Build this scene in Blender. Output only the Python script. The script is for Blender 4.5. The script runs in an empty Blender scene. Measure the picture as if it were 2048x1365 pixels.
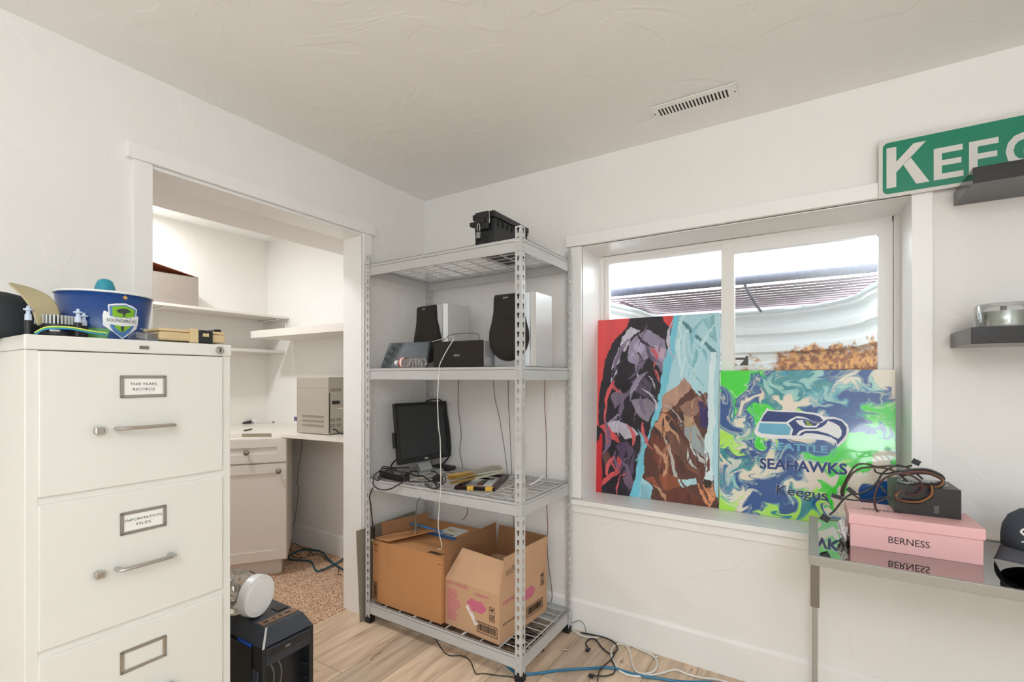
import bpy, bmesh, math, random
import numpy as np
from mathutils import Vector, Matrix, noise
from mathutils.geometry import tessellate_polygon
random.seed(7)
S = bpy.context.scene
COL = S.collection
PI = math.pi
# ---------------------------------------------------------------- camera
FPX, CX, HY = 953.0, 1024.0, 755.0          # focal length, centre column and horizon row of a 2048x1365 frame
H = 2.28                                     # ceiling height
CH = H * 410 / 762                           # camera height
TH = math.atan(596 / 953)
FW = Vector((-math.sin(TH), math.cos(TH), 0)); RT = Vector((math.cos(TH), math.sin(TH), 0)); UP = Vector((0, 0, 1))
_d = FPX * (H - CH) / 352
CAM = -(FW * _d + RT * ((849 - CX) / FPX * _d)); CAM.z = CH
cd = bpy.data.cameras.new('camera'); co = bpy.data.objects.new('camera', cd); COL.objects.link(co)
cd.sensor_width = 36; cd.lens = FPX / 2048 * 36; cd.shift_y = (HY - 682.5) / 2048; cd.clip_start = 0.02
co.location = CAM; co.rotation_euler = (PI / 2, 0, TH); S.camera = co
# ---------------------------------------------------------------- light and exposure
wd = bpy.data.worlds.new('sky'); S.world = wd; wd.use_nodes = True
_b = wd.node_tree.nodes['Background']; _b.inputs[0].default_value = (0.93, 0.965, 1.0, 1); _b.inputs[1].default_value = 5.0
def area(name, loc, size, power, col, rot=(0, 0, 0), sy=None, shape='DISK'):
    l = bpy.data.lights.new(name, 'AREA'); l.energy = power; l.color = col; l.shape = shape; l.size = size
    if sy: l.shape = 'RECTANGLE'; l.size_y = sy
    o = bpy.data.objects.new(name, l); COL.objects.link(o); o.location = loc; o.rotation_euler = rot
    return o
def globe(name, loc, r, power, col):
    l = bpy.data.lights.new(name, 'POINT'); l.energy = power; l.color = col; l.shadow_soft_size = r
    o = bpy.data.objects.new(name, l); COL.objects.link(o); o.location = loc; return o
globe('unseen_room_globe', (2.85, -3.1, 1.98), 0.18, 15, (0.845, 0.935, 1.0))  # unseen room light, shaped as a globe so the ceiling catches it too
globe('added_low_fill', (2.45, -3.05, 1.02), 0.20, 17, (0.845, 0.935, 1.0))  # added low fill out of view to even out ceiling and rack
area('added_bounce_fill', (2.3, -3.3, 1.55), 0.35, 29, (0.845, 0.935, 1.0), (PI, 0, 0))  # added fill aimed up, its ceiling bounce softens shade across the room
area('closet_rear_light', (-1.42, -0.90, H - 0.026), 0.17, 1.6, (0.95, 0.965, 0.98))
area('added_closet_fill', (-0.85, -1.20, H - 0.026), 0.17, 10.5, (0.95, 0.965, 0.98))  # added second source out of view; carries most of the closet light
S.view_settings.view_transform = 'Standard'; S.view_settings.look = 'None'
S.view_settings.exposure = 0.57; S.view_settings.gamma = 1.0; S.view_settings.use_curve_mapping = False
S.cycles.max_bounces = 9; S.cycles.diffuse_bounces = 6; S.cycles.glossy_bounces = 4
S.cycles.transmission_bounces = 6; S.cycles.transparent_max_bounces = 12
S.cycles.caustics_reflective = False; S.cycles.caustics_refractive = False
S.cycles.use_denoising = True
# ---------------------------------------------------------------- turning measured directions into points
def ray(px, py): return FW + RT * ((px - CX) / FPX) - UP * ((py - HY) / FPX)
def at(px, py, d): return CAM + ray(px, py) * d
def pX(px, py, x): r = ray(px, py); return CAM + r * ((x - CAM.x) / r.x)
def pY(px, py, y): r = ray(px, py); return CAM + r * ((y - CAM.y) / r.y)
def pZ(px, py, z): r = ray(px, py); return CAM + r * ((z - CAM.z) / r.z)
def crop(x0, y0, s, pts): return [(x0 + a / s, y0 + b / s) for a, b in pts]
# ---------------------------------------------------------------- materials
def srgb(c):
    return tuple((v / 12.92 if v <= 0.04045 else ((v + 0.055) / 1.055) ** 2.4) for v in [q / 255 for q in c])
def lin(c): return (*srgb(c), 1)
def M(name, c, rough=0.5, metal=0.0, bump=0.0, bscale=60, bdist=0.002, vary=0.0, vscale=8, spec=0.5, coat=0.0, emit=None, estr=0, stretch=None, ior=None):
    m = bpy.data.materials.new(name); m.use_nodes = True
    nt = m.node_tree; p = nt.nodes['Principled BSDF']
    p.inputs['Base Color'].default_value = lin(c); p.inputs['Roughness'].default_value = rough
    p.inputs['Metallic'].default_value = metal; p.inputs['Specular IOR Level'].default_value = spec
    p.inputs['Coat Weight'].default_value = coat
    if ior: p.inputs['IOR'].default_value = ior
    if emit: p.inputs['Emission Color'].default_value = lin(emit); p.inputs['Emission Strength'].default_value = estr
    tc = nt.nodes.new('ShaderNodeTexCoord')
    src = tc.outputs['Object']
    if stretch:
        mp = nt.nodes.new('ShaderNodeMapping'); mp.inputs['Scale'].default_value = stretch; nt.links.new(src, mp.inputs[0]); src = mp.outputs[0]
    n1 = nt.nodes.new('ShaderNodeTexNoise'); n1.inputs['Scale'].default_value = vscale; n1.inputs['Detail'].default_value = 4
    nt.links.new(src, n1.inputs['Vector'])
    v = vary if vary else 0.015
    mr = nt.nodes.new('ShaderNodeMapRange'); mr.inputs[3].default_value = 1 - v; mr.inputs[4].default_value = 1 + v
    nt.links.new(n1.outputs['Fac'], mr.inputs[0])
    hs = nt.nodes.new('ShaderNodeHueSaturation'); hs.inputs['Color'].default_value = lin(c)
    nt.links.new(mr.outputs[0], hs.inputs['Value']); nt.links.new(hs.outputs[0], p.inputs['Base Color'])
    if bump:
        n2 = nt.nodes.new('ShaderNodeTexNoise'); n2.inputs['Scale'].default_value = bscale; n2.inputs['Detail'].default_value = 3
        nt.links.new(src, n2.inputs['Vector'])
        b = nt.nodes.new('ShaderNodeBump'); b.inputs['Strength'].default_value = bump; b.inputs['Distance'].default_value = bdist
        nt.links.new(n2.outputs['Fac'], b.inputs['Height']); nt.links.new(b.outputs[0], p.inputs['Normal'])
    return m
def glassy(name, tint, refl=0.06, rough=0.02, gcol=(1, 1, 1, 1)):
    m = bpy.data.materials.new(name); m.use_nodes = True; nt = m.node_tree
    for n in list(nt.nodes): nt.nodes.remove(n)
    o = nt.nodes.new('ShaderNodeOutputMaterial'); t = nt.nodes.new('ShaderNodeBsdfTransparent'); g = nt.nodes.new('ShaderNodeBsdfGlossy')
    t.inputs[0].default_value = (*tint, 1); g.inputs['Roughness'].default_value = rough; g.inputs[0].default_value = gcol
    lw = nt.nodes.new('ShaderNodeLayerWeight'); lw.inputs[0].default_value = 0.35
    mr = nt.nodes.new('ShaderNodeMapRange'); mr.inputs[3].default_value = refl; mr.inputs[4].default_value = min(1, refl * 5 + 0.15)
    nt.links.new(lw.outputs['Fresnel'], mr.inputs[0])
    x = nt.nodes.new('ShaderNodeMixShader'); nt.links.new(mr.outputs[0], x.inputs[0]); nt.links.new(t.outputs[0], x.inputs[1]); nt.links.new(g.outputs[0], x.inputs[2])
    nt.links.new(x.outputs[0], o.inputs[0]); return m
def plaster(name, c, marks=0.5):
    m = M(name, c, 0.62, spec=0.3); nt = m.node_tree; p = nt.nodes['Principled BSDF']
    tc = nt.nodes.new('ShaderNodeTexCoord')
    n = nt.nodes.new('ShaderNodeTexNoise'); n.inputs['Scale'].default_value = 3.2; n.inputs['Detail'].default_value = 3; n.inputs['Distortion'].default_value = 1.6
    n3 = nt.nodes.new('ShaderNodeTexNoise'); n3.inputs['Scale'].default_value = 95; n3.inputs['Detail'].default_value = 2
    nt.links.new(tc.outputs['Object'], n.inputs[0]); nt.links.new(tc.outputs['Object'], n3.inputs[0])
    cr = nt.nodes.new('ShaderNodeValToRGB'); e = cr.color_ramp.elements
    e[0].position = 0.50; e[0].color = (0, 0, 0, 1); e[1].position = 0.54; e[1].color = (1, 1, 1, 1)
    nt.links.new(n.outputs['Fac'], cr.inputs[0])
    ad = nt.nodes.new('ShaderNodeMath'); ad.operation = 'MULTIPLY_ADD'; ad.inputs[1].default_value = 0.10
    nt.links.new(n3.outputs['Fac'], ad.inputs[0]); nt.links.new(cr.outputs[0], ad.inputs[2])
    b = nt.nodes.new('ShaderNodeBump'); b.inputs['Strength'].default_value = marks; b.inputs['Distance'].default_value = 0.0016
    nt.links.new(ad.outputs[0], b.inputs['Height']); nt.links.new(b.outputs[0], p.inputs['Normal'])
    return m
WALL = plaster('painted_wall', (238, 236, 233)); CEIL = plaster('painted_ceiling', (243, 242, 240))
CLOSETW = plaster('closet_wall_paint', (238, 235, 230), 0.3)
TRIM = M('white_trim', (241, 240, 238), 0.33); VINYL = M('window_vinyl', (235, 233, 230), 0.3)
CABW = M('cream_metal', (222, 220, 214), 0.32, bump=0.05, bscale=500, bdist=0.0004)
CABINET = M('closet_cabinet_white', (226, 221, 214), 0.38)
CHROME = M('brushed_nickel', (196, 194, 190), 0.22, 1.0); DARKN = M('satin_nickel', (150, 146, 140), 0.25, 1.0)
RACK = M('rack_grey_paint', (194, 194, 193), 0.36, 0.0); RACKW = M('rack_wire', (206, 208, 210), 0.4, 0.0)
BLACK = M('black_plastic', (28, 29, 31), 0.42); BLACKS = M('black_satin', (20, 20, 22), 0.28); RUBBER = M('black_rubber', (24, 24, 25), 0.6)
MESHB = M('speaker_cloth', (42, 37, 33), 0.9, bump=0.3, bscale=900, bdist=0.0005)
SILVER = M('silver_plastic', (176, 178, 181), 0.34, 0.35); SILVERL = M('silver_light', (206, 205, 203), 0.32, 0.3)
WHITE = M('white_plastic', (240, 240, 240), 0.35); PAPER = M('paper_white', (232, 230, 226), 0.7)
CARD1 = M('cardboard_warm', (196, 140, 92), 0.85, vary=0.05, vscale=14, bump=0.15, bscale=180, bdist=0.0006)
CARD2 = M('cardboard_pale', (204, 164, 130), 0.85, vary=0.05, vscale=14, bump=0.15, bscale=180, bdist=0.0006)
CARDIN = M('cardboard_inside', (152, 110, 76), 0.88, vary=0.05, vscale=12)
INK = M('black_ink', (34, 28, 24), 0.6); PINKINK = M('pink_ink', (206, 110, 136), 0.7)
BLUEP = M('blue_plastic', (28, 98, 160), 0.35); TEALC = M('teal_cable', (28, 112, 152), 0.38); TEALD = M('dark_teal_cable', (24, 78, 92), 0.5)
CORDB = M('black_cord', (30, 29, 28), 0.45); CORDW = M('white_cord', (226, 224, 218), 0.4); CORDR = M('red_black_wire', (122, 60, 52), 0.5); CORDG = M('grey_wire', (96, 94, 90), 0.5)
TAN = M('tan_plastic', (206, 184, 142), 0.45); PINK = M('pink_box', (238, 186, 186), 0.5); PINKTOP = PINK
GOLD = M('gold_frame', (172, 138, 76), 0.35, 0.6); WOODF = M('dark_red_wood', (82, 30, 28), 0.3); BLKWOOD = M('black_frame', (26, 22, 22), 0.3)
CLEAR = glassy('clear_plastic', (0.93, 0.93, 0.93), 0.10, 0.08); PANE = glassy('window_glass', (0.97, 0.985, 0.98), 0.02, 0.0)
# ---------------------------------------------------------------- mesh builder
class MB:
    def __init__(s): s.v = []; s.f = []; s.m = []; s.sm = []; s.T = Matrix.Identity(4)
    def add(s, vs, fs, mi=0, smooth=False):
        k = len(s.v); s.v += [tuple(s.T @ Vector(p)) for p in vs]
        s.f += [tuple(i + k for i in f) for f in fs]; s.m += [mi] * len(fs); s.sm += [smooth] * len(fs); return s
    def box(s, a, b, mi=0):
        (x0, y0, z0), (x1, y1, z1) = a, b
        x0, x1 = min(x0, x1), max(x0, x1); y0, y1 = min(y0, y1), max(y0, y1); z0, z1 = min(z0, z1), max(z0, z1)
        return s.add([(x0,y0,z0),(x1,y0,z0),(x1,y1,z0),(x0,y1,z0),(x0,y0,z1),(x1,y0,z1),(x1,y1,z1),(x0,y1,z1)],
                     [(0,3,2,1),(4,5,6,7),(0,1,5,4),(1,2,6,5),(2,3,7,6),(3,0,4,7)], mi)
    def hexa(s, p, mi=0):       # bottom four then top four corners
        return s.add(p, [(0,3,2,1),(4,5,6,7),(0,1,5,4),(1,2,6,5),(2,3,7,6),(3,0,4,7)], mi)
    def slab(s, pts, th, mi=0):  # planar polygon given thickness vector
        n = len(pts); P = [Vector(p) for p in pts]; t = Vector(th)
        return s.add([*P, *[p + t for p in P]], [tuple(range(n - 1, -1, -1)), tuple(range(n, 2 * n))] + [(i, (i + 1) % n, n + (i + 1) % n, n + i) for i in range(n)], mi)
    def prism(s, poly, z0, z1, mi=0, smooth=False):   # polygon in xy, extruded along z
        n = len(poly)
        s.add([(x, y, z0) for x, y in poly] + [(x, y, z1) for x, y in poly], [tuple(range(n - 1, -1, -1)), tuple(range(n, 2 * n))], mi)
        return s.add([(x, y, z0) for x, y in poly] + [(x, y, z1) for x, y in poly], [(i, (i + 1) % n, n + (i + 1) % n, n + i) for i in range(n)], mi, smooth)
    def holed(s, outer, holes, z0, z1, mi=0):
        loops = [outer] + holes; flat = [p for l in loops for p in l]
        tr = tessellate_polygon([[Vector((x, y, 0)) for x, y in l] for l in loops]); n = len(flat)
        vs = [(x, y, z0) for x, y in flat] + [(x, y, z1) for x, y in flat]
        fs = [tuple(t) for t in tr] + [tuple(i + n for i in reversed(t)) for t in tr]; k = 0
        for l in loops:
            for i in range(len(l)): a = k + i; b = k + (i + 1) % len(l); fs.append((a, b, b + n, a + n))
            k += len(l)
        return s.add(vs, fs, mi)
    def lathe(s, prof, seg=32, mi=0, cap=True, smooth=True):   # profile (r, z) about z
        n = len(prof); vs = []
        for r, z in prof: vs += [(r * math.cos(2 * PI * i / seg), r * math.sin(2 * PI * i / seg), z) for i in range(seg)]
        fs = [(j * seg + i, j * seg + (i + 1) % seg, (j + 1) * seg + (i + 1) % seg, (j + 1) * seg + i) for j in range(n - 1) for i in range(seg)]
        s.add(vs, fs, mi, smooth)
        if cap: s.add(vs[:seg], [tuple(range(seg - 1, -1, -1))], mi); s.add(vs[-seg:], [tuple(range(seg))], mi)
        return s
    def cyl(s, a, b, r, seg=16, mi=0, r2=None):
        a = Vector(a); b = Vector(b); T0 = s.T; q = (b - a).to_track_quat('Z', 'Y').to_matrix().to_4x4()
        s.T = T0 @ Matrix.Translation(a) @ q; s.lathe([(r, 0), (r if r2 is None else r2, (b - a).length)], seg, mi); s.T = T0; return s
    def tube(s, pts, r, seg=8, mi=0, sub=6, flat=1.0, flatdir=None):
        P = [Vector(p) for p in pts]
        if sub > 1 and len(P) > 2:
            Q = []; E = [P[0] * 2 - P[1]] + P + [P[-1] * 2 - P[-2]]
            for i in range(1, len(E) - 2):
                for k in range(sub):
                    t = k / sub; a, b, c, d = E[i - 1:i + 3]
                    Q.append(0.5 * ((2 * b) + (c - a) * t + (2 * a - 5 * b + 4 * c - d) * t * t + (3 * b - a - 3 * c + d) * t ** 3))
            Q.append(P[-1]); P = Q
        vs = []; up = Vector((0, 0, 1)); nrm = None
        for i, p in enumerate(P):
            t = (P[min(i + 1, len(P) - 1)] - P[max(i - 1, 0)])
            if t.length < 1e-9: t = Vector((0, 0, 1))
            t.normalize()
            if flatdir: nrm = t.cross(Vector(flatdir))
            elif nrm is None: nrm = t.cross(up) if abs(t.z) < 0.95 else t.cross(Vector((1, 0, 0)))
            else: nrm = nrm - t * nrm.dot(t)
            if nrm.length < 1e-6: nrm = t.orthogonal()
            nrm.normalize(); bn = t.cross(nrm)
            for k in range(seg):
                an = 2 * PI * k / seg; vs.append(p + nrm * (r * math.cos(an)) + bn * (r * flat * math.sin(an)))
        n = len(P); fs = [(j * seg + i, j * seg + (i + 1) % seg, (j + 1) * seg + (i + 1) % seg, (j + 1) * seg + i) for j in range(n - 1) for i in range(seg)]
        fs += [tuple(range(seg - 1, -1, -1)), tuple((n - 1) * seg + i for i in range(seg))]
        return s.add(vs, fs, mi, True)
    def build(s, name, mats, parent=None, bevel=0, kind=None, seg=2):
        me = bpy.data.meshes.new(name)
        vs = s.v; loc = Vector((0, 0, 0))
        if parent is None:
            a = np.array(vs); loc = Vector(((a[:, 0].min() + a[:, 0].max()) / 2, (a[:, 1].min() + a[:, 1].max()) / 2, a[:, 2].min()))
            if kind == 'structure': loc = Vector((0, 0, 0))
            vs = [tuple(Vector(p) - loc) for p in vs]
        me.from_pydata(vs, [], s.f); me.update()
        if not isinstance(mats, (list, tuple)): mats = [mats]
        for m in mats: me.materials.append(m)
        me.polygons.foreach_set('material_index', s.m); me.polygons.foreach_set('use_smooth', s.sm)
        bm = bmesh.new(); bm.from_mesh(me); bmesh.ops.remove_doubles(bm, verts=bm.verts, dist=1e-6) if len(vs) < 20000 else None
        bmesh.ops.recalc_face_normals(bm, faces=bm.faces); bm.to_mesh(me); bm.free()
        if any(s.sm): me.set_sharp_from_angle(angle=0.75)
        o = bpy.data.objects.new(name, me); COL.objects.link(o); o.location = loc
        if parent: o.parent = parent
        if bevel:
            b = o.modifiers.new('bevel', 'BEVEL'); b.width = bevel; b.segments = seg; b.limit_method = 'ANGLE'; b.angle_limit = 0.7
        if kind: o['kind'] = kind
        return o
def thing(name, label, cat, loc=(0, 0, 0), rotz=0, group=None, kind=None):
    o = bpy.data.objects.new(name, None); COL.objects.link(o); o.location = loc; o.rotation_euler = (0, 0, rotz); o.empty_display_size = 0.05
    if kind: o['kind'] = kind
    else: o['label'] = label; o['category'] = cat
    if group: o['group'] = group
    return o
def tag(o, label, cat, group=None, kind=None):
    o['label'] = label; o['category'] = cat
    if group: o['group'] = group
    if kind: o['kind'] = kind
    return o
def frameM(o, x, y):
    x = Vector(x).normalized(); y = Vector(y).normalized(); z = x.cross(y).normalized(); y = z.cross(x)
    m = Matrix((x, y, z)).transposed().to_4x4(); m.translation = Vector(o); return m
def textmesh(mb, s, T, height, width=None, bold=0.0, depth=0.0006, mi=0, align='CENTER', shear=0.0, space=1.0):
    c = bpy.data.curves.new('t', 'FONT'); c.body = s; c.size = 1; c.extrude = 0; c.offset = bold; c.shear = shear; c.space_character = space; c.resolution_u = 3
    o = bpy.data.objects.new('t', c); COL.objects.link(o); dg = bpy.context.evaluated_depsgraph_get()
    me = bpy.data.meshes.new_from_object(o.evaluated_get(dg)); bpy.data.objects.remove(o)
    a = np.array([v.co[:] for v in me.vertices])
    x0, x1, y0, y1 = a[:, 0].min(), a[:, 0].max(), a[:, 1].min(), a[:, 1].max()
    sy = height / (y1 - y0); sx = width / (x1 - x0) if width else sy
    ox = (x0 + x1) / 2 if align == 'CENTER' else x0; oy = (y0 + y1) / 2
    T0 = mb.T; mb.T = T0 @ T
    mb.add([((p[0] - ox) * sx, (p[1] - oy) * sy, depth) for p in a], [tuple(p.vertices) for p in me.polygons], mi); mb.T = T0
    bpy.data.meshes.remove(me); return mb
def blob(mb, c, r, rough=0.25, seed=0, n=3, sc=(1, 1, 1), mi=0):   # crumpled closed lump
    bm = bmesh.new(); bmesh.ops.create_icosphere(bm, subdivisions=n, radius=1)
    vs = []
    for v in bm.verts:
        k = 1 + rough * noise.noise(v.co * 2.3 + Vector((seed, 0, 0))) + rough * 0.5 * noise.noise(v.co * 6 + Vector((0, seed, 0)))
        vs.append((c[0] + v.co.x * r * k * sc[0], c[1] + v.co.y * r * k * sc[1], c[2] + v.co.z * r * k * sc[2]))
    mb.add(vs, [tuple(q.index for q in f.verts) for f in bm.faces], mi, False); bm.free(); return mb
# ================================================================ the room shell
XR, YB = 3.9, -4.6
def floor_mat():
    m = M('oak_planks', (188, 164, 138), 0.42); nt = m.node_tree; p = nt.nodes['Principled BSDF']; L = nt.links
    for l in list(p.inputs['Base Color'].links): L.remove(l)
    tc = nt.nodes.new('ShaderNodeTexCoord'); mp = nt.nodes.new('ShaderNodeMapping'); mp.inputs['Rotation'].default_value = (0, 0, PI / 2); mp.inputs['Location'].default_value = (0.31, 0.045, 0)
    L.new(tc.outputs['Object'], mp.inputs[0])
    br = nt.nodes.new('ShaderNodeTexBrick'); br.inputs['Scale'].default_value = 1; br.inputs['Brick Width'].default_value = 1.15; br.inputs['Row Height'].default_value = 0.178
    br.inputs['Mortar Size'].default_value = 0.0012; br.inputs['Mortar Smooth'].default_value = 0.2; br.offset = 0.37; br.inputs['Bias'].default_value = 0
    br.inputs['Color1'].default_value = lin((240, 214, 184)); br.inputs['Color2'].default_value = lin((192, 174, 155)); br.inputs['Mortar'].default_value = lin((130, 108, 88))
    L.new(mp.outputs[0], br.inputs['Vector'])
    mp2 = nt.nodes.new('ShaderNodeMapping'); mp2.inputs['Scale'].default_value = (11, 1.0, 1); L.new(tc.outputs['Object'], mp2.inputs[0])
    n = nt.nodes.new('ShaderNodeTexNoise'); n.inputs['Scale'].default_value = 2.2; n.inputs['Detail'].default_value = 7; n.inputs['Distortion'].default_value = 0.8; L.new(mp2.outputs[0], n.inputs[0])
    cr = nt.nodes.new('ShaderNodeValToRGB'); e = cr.color_ramp.elements; e[0].position = 0.28; e[0].color = lin((176, 156, 138)); e[1].position = 0.62; e[1].color = (1, 1, 1, 1)
    L.new(n.outputs['Fac'], cr.inputs[0])
    mx = nt.nodes.new('ShaderNodeMixRGB'); mx.blend_type = 'MULTIPLY'; mx.inputs[0].default_value = 0.62; L.new(br.outputs['Color'], mx.inputs[1]); L.new(cr.outputs[0], mx.inputs[2])
    # dark knots
    mp3 = nt.nodes.new('ShaderNodeMapping'); mp3.inputs['Scale'].default_value = (5.5, 1.7, 1); mp3.inputs['Location'].default_value = (0.4, 0.9, 0); L.new(tc.outputs['Object'], mp3.inputs[0])
    vo = nt.nodes.new('ShaderNodeTexNoise'); vo.inputs['Scale'].default_value = 2.1; vo.inputs['Detail'].default_value = 6; vo.inputs['Roughness'].default_value = 0.65; L.new(mp3.outputs[0], vo.inputs[0])
    c2 = nt.nodes.new('ShaderNodeValToRGB'); e = c2.color_ramp.elements; e[0].position = 0.30; e[0].color = lin((84, 62, 46)); e[1].position = 0.385; e[1].color = (1, 1, 1, 1); L.new(vo.outputs['Fac'], c2.inputs[0])
    m2 = nt.nodes.new('ShaderNodeMixRGB'); m2.blend_type = 'MULTIPLY'; m2.inputs[0].default_value = 0.8; L.new(mx.outputs[0], m2.inputs[1]); L.new(c2.outputs[0], m2.inputs[2])
    L.new(m2.outputs[0], p.inputs['Base Color']); return m
def carpet_mat():
    m = M('speckled_carpet', (178, 146, 118), 0.98); nt = m.node_tree; p = nt.nodes['Principled BSDF']; L = nt.links
    for l in list(p.inputs['Base Color'].links): L.remove(l)
    tc = nt.nodes.new('ShaderNodeTexCoord'); n = nt.nodes.new('ShaderNodeTexNoise'); n.inputs['Scale'].default_value = 170; n.inputs['Detail'].default_value = 3; L.new(tc.outputs['Object'], n.inputs[0])
    cr = nt.nodes.new('ShaderNodeValToRGB'); e = cr.color_ramp.elements
    e[0].position = 0.36; e[0].color = lin((112, 74, 48)); e[1].position = 0.60; e[1].color = lin((246, 218, 192)); q = e.new(0.47); q.color = lin((202, 156, 118))
    L.new(n.outputs['Fac'], cr.inputs[0]); L.new(cr.outputs[0], p.inputs['Base Color'])
    b = nt.nodes.new('ShaderNodeBump'); b.inputs['Strength'].default_value = 0.9; b.inputs['Distance'].default_value = 0.006; L.new(n.outputs['Fac'], b.inputs['Height']); L.new(b.outputs[0], p.inputs['Normal']); return m
MB().box((-0.125, YB, -0.06), (XR, 0.0, 0)).build('floor', floor_mat(), kind='structure')
MB().box((-1.75, -2.2, -0.06), (-0.125, 0.0, 0.004)).build('floor_closet', carpet_mat(), kind='structure')
MB().box((-1.75, YB, H), (XR, 0.25, H + 0.06)).build('ceiling', CEIL, kind='structure')
WX0, WX1, WZ0, WZ1 = 1.021, 2.256, 0.627, 1.860      # window recess
w = MB(); w.box((-1.75, 0, 0), (WX0, 0.25, H)); w.box((WX1, 0, 0), (XR + 0.1, 0.25, H)); w.box((WX0, 0, 0), (WX1, 0.25, WZ0 - 0.028)); w.box((WX0, 0, WZ1), (WX1, 0.25, H))
w.build('wall_front', WALL, kind='structure')
OY0, OY1, OZ = -1.396, -0.472, 1.968               # closet opening
w = MB(); w.box((-0.125, YB, 0), (0, OY0 - 0.015, H)); w.box((-0.125, OY1 + 0.015, 0), (0, 0, H)); w.box((-0.125, OY0 - 0.015, OZ), (0, OY1 + 0.015, H)); w.box((-0.447, OY0 - 0.8, OZ), (-0.125, 0.0, H))
w.build('wall_left', WALL, kind='structure')
MB().box((-1.75, -2.2, 0), (-1.63, 0, H)).build('wall_closet_rear', CLOSETW, kind='structure')
MB().box((-1.63, -2.3, 0), (-0.125, -2.2, H)).build('wall_closet_side', CLOSETW, kind='structure')
MB().box((XR, YB, 0), (XR + 0.1, 0, H)).build('wall_right', WALL, kind='structure')
MB().box((-0.125, YB - 0.1, 0), (XR, YB, H)).build('wall_back', WALL, kind='structure')
def base(name, a, b, h=0.137, ax='x'):
    m = MB()
    if ax == 'x':
        y = a[1]; prof = [(y, 0), (y, h + 0.012), (y - 0.004, h + 0.012), (y - 0.015, h), (y - 0.015, 0)]
        m.add([(a[0], p, q) for p, q in prof] + [(b[0], p, q) for p, q in prof], [(0,1,2,3,4), (9,8,7,6,5)] + [(i, (i + 1) % 5, 5 + (i + 1) % 5, 5 + i) for i in range(5)])
    else:
        x = a[0]; prof = [(x, 0), (x, h + 0.012), (x + 0.004, h + 0.012), (x + 0.015, h), (x + 0.015, 0)]
        m.add([(p, a[1], q) for p, q in prof] + [(p, b[1], q) for p, q in prof], [(0,1,2,3,4), (9,8,7,6,5)] + [(i, (i + 1) % 5, 5 + (i + 1) % 5, 5 + i) for i in range(5)])
    return m.build(name, TRIM, kind='structure')
base('baseboard_front', (0, 0), (XR, 0)); base('baseboard_left', (0, YB), (0, OY0 - 0.06), ax='y'); base('baseboard_closet', (-1.63, 0), (-0.125, 0), 0.135)
# cased opening of the closet
t = thing('trim_1', None, None, kind='structure')
MB().box((0, OY1, 0), (0.016, OY1 + 0.056, OZ)).build('side_casing', TRIM, t, 0.0015)
MB().box((0, OY0 - 0.056, 0), (0.016, OY0, OZ)).build('side_casing', TRIM, t, 0.0015)
MB().box((0, OY0 - 0.074, OZ), (0.024, OY1 + 0.074, OZ + 0.055)).build('head_casing', TRIM, t, 0.0015)
MB().box((-0.142, OY1, 0), (0.006, OY1 + 0.015, OZ)).build('jamb', TRIM, t, 0.001)
MB().box((-0.142, OY0 - 0.015, 0), (0.006, OY0, OZ)).build('jamb', TRIM, t, 0.001)
MB().box((-0.142, OY0, OZ - 0.012), (0.006, OY1, OZ - 0.0005)).build('head_jamb', TRIM, t, 0.001)
# ---------------------------------------------------------------- window
t = thing('window_1', None, None, kind='structure')
MB().box((WX0 - 0.057, -0.016, 0.64), (WX0 - 0.001, 0, WZ1)).build('side_casing', TRIM, t, 0.0015)
MB().box((WX1 - 0.003, -0.016, 0.64), (WX1 + 0.053, 0, WZ1)).build('side_casing', TRIM, t, 0.0015)
MB().box((WX0 - 0.08, -0.024, WZ1 + 0.002), (WX1 + 0.075, 0, WZ1 + 0.056)).build('head_casing', TRIM, t, 0.0015)
MB().box((WX0 - 0.057, -0.014, 0.572), (WX1 + 0.053, 0, 0.612)).build('apron', TRIM, t, 0.001)
MB().box((WX0 - 0.062, -0.036, 0.614), (WX1 + 0.058, 0.0, 0.637)).box((WX0, 0.0, 0.60), (WX1, 0.222, 0.637)).build('window_sill', TRIM, t, 0.002)
MB().box((WX0 - 0.012, 0, 0.637), (WX0 + 0.002, 0.222, WZ1)).build('jamb_liner', TRIM, t)
MB().box((WX1 - 0.002, 0, 0.637), (WX1 + 0.012, 0.222, WZ1)).build('jamb_liner', TRIM, t)
MB().box((WX0, 0, WZ1 - 0.004), (WX1, 0.222, WZ1 + 0.01)).build('jamb_liner', TRIM, t)
D = 0.222
def ringbox(m, x0, x1, z0, z1, y0, y1, wl, wr, wt, wb, mi=0):
    m.box((x0, y0, z0), (x0 + wl, y1, z1), mi); m.box((x1 - wr, y0, z0), (x1, y1, z1), mi)
    m.box((x0 + wl, y0, z1 - wt), (x1 - wr, y1, z1), mi); m.box((x0 + wl, y0, z0), (x1 - wr, y1, z0 + wb), mi); return m
m = MB(); ringbox(m, WX0, WX1, 0.637, WZ1 - 0.004, D, D + 0.05, 0.022, 0.026, 0.022, 0.03)
m.box((1.612, D - 0.004, 0.66), (1.664, D + 0.05, WZ1 - 0.02)).build('window_frame', VINYL, t, 0.002)
m = MB(); ringbox(m, 1.043, 1.612, 0.667, 1.835, D + 0.006, D + 0.036, 0.026, 0.002, 0.020, 0.03); m.build('sash', VINYL, t, 0.0015)
m = MB(); ringbox(m, 1.664, 2.230, 0.667, 1.835, D - 0.002, D + 0.036, 0.001, 0.045, 0.045, 0.04); m.build('sash', VINYL, t, 0.0015)
MB().box((1.068, D + 0.02, 0.69), (1.611, D + 0.024, 1.818)).build('pane', PANE, t)
MB().box((1.664, D + 0.02, 0.70), (2.186, D + 0.024, 1.792)).build('pane', PANE, t)
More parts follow.
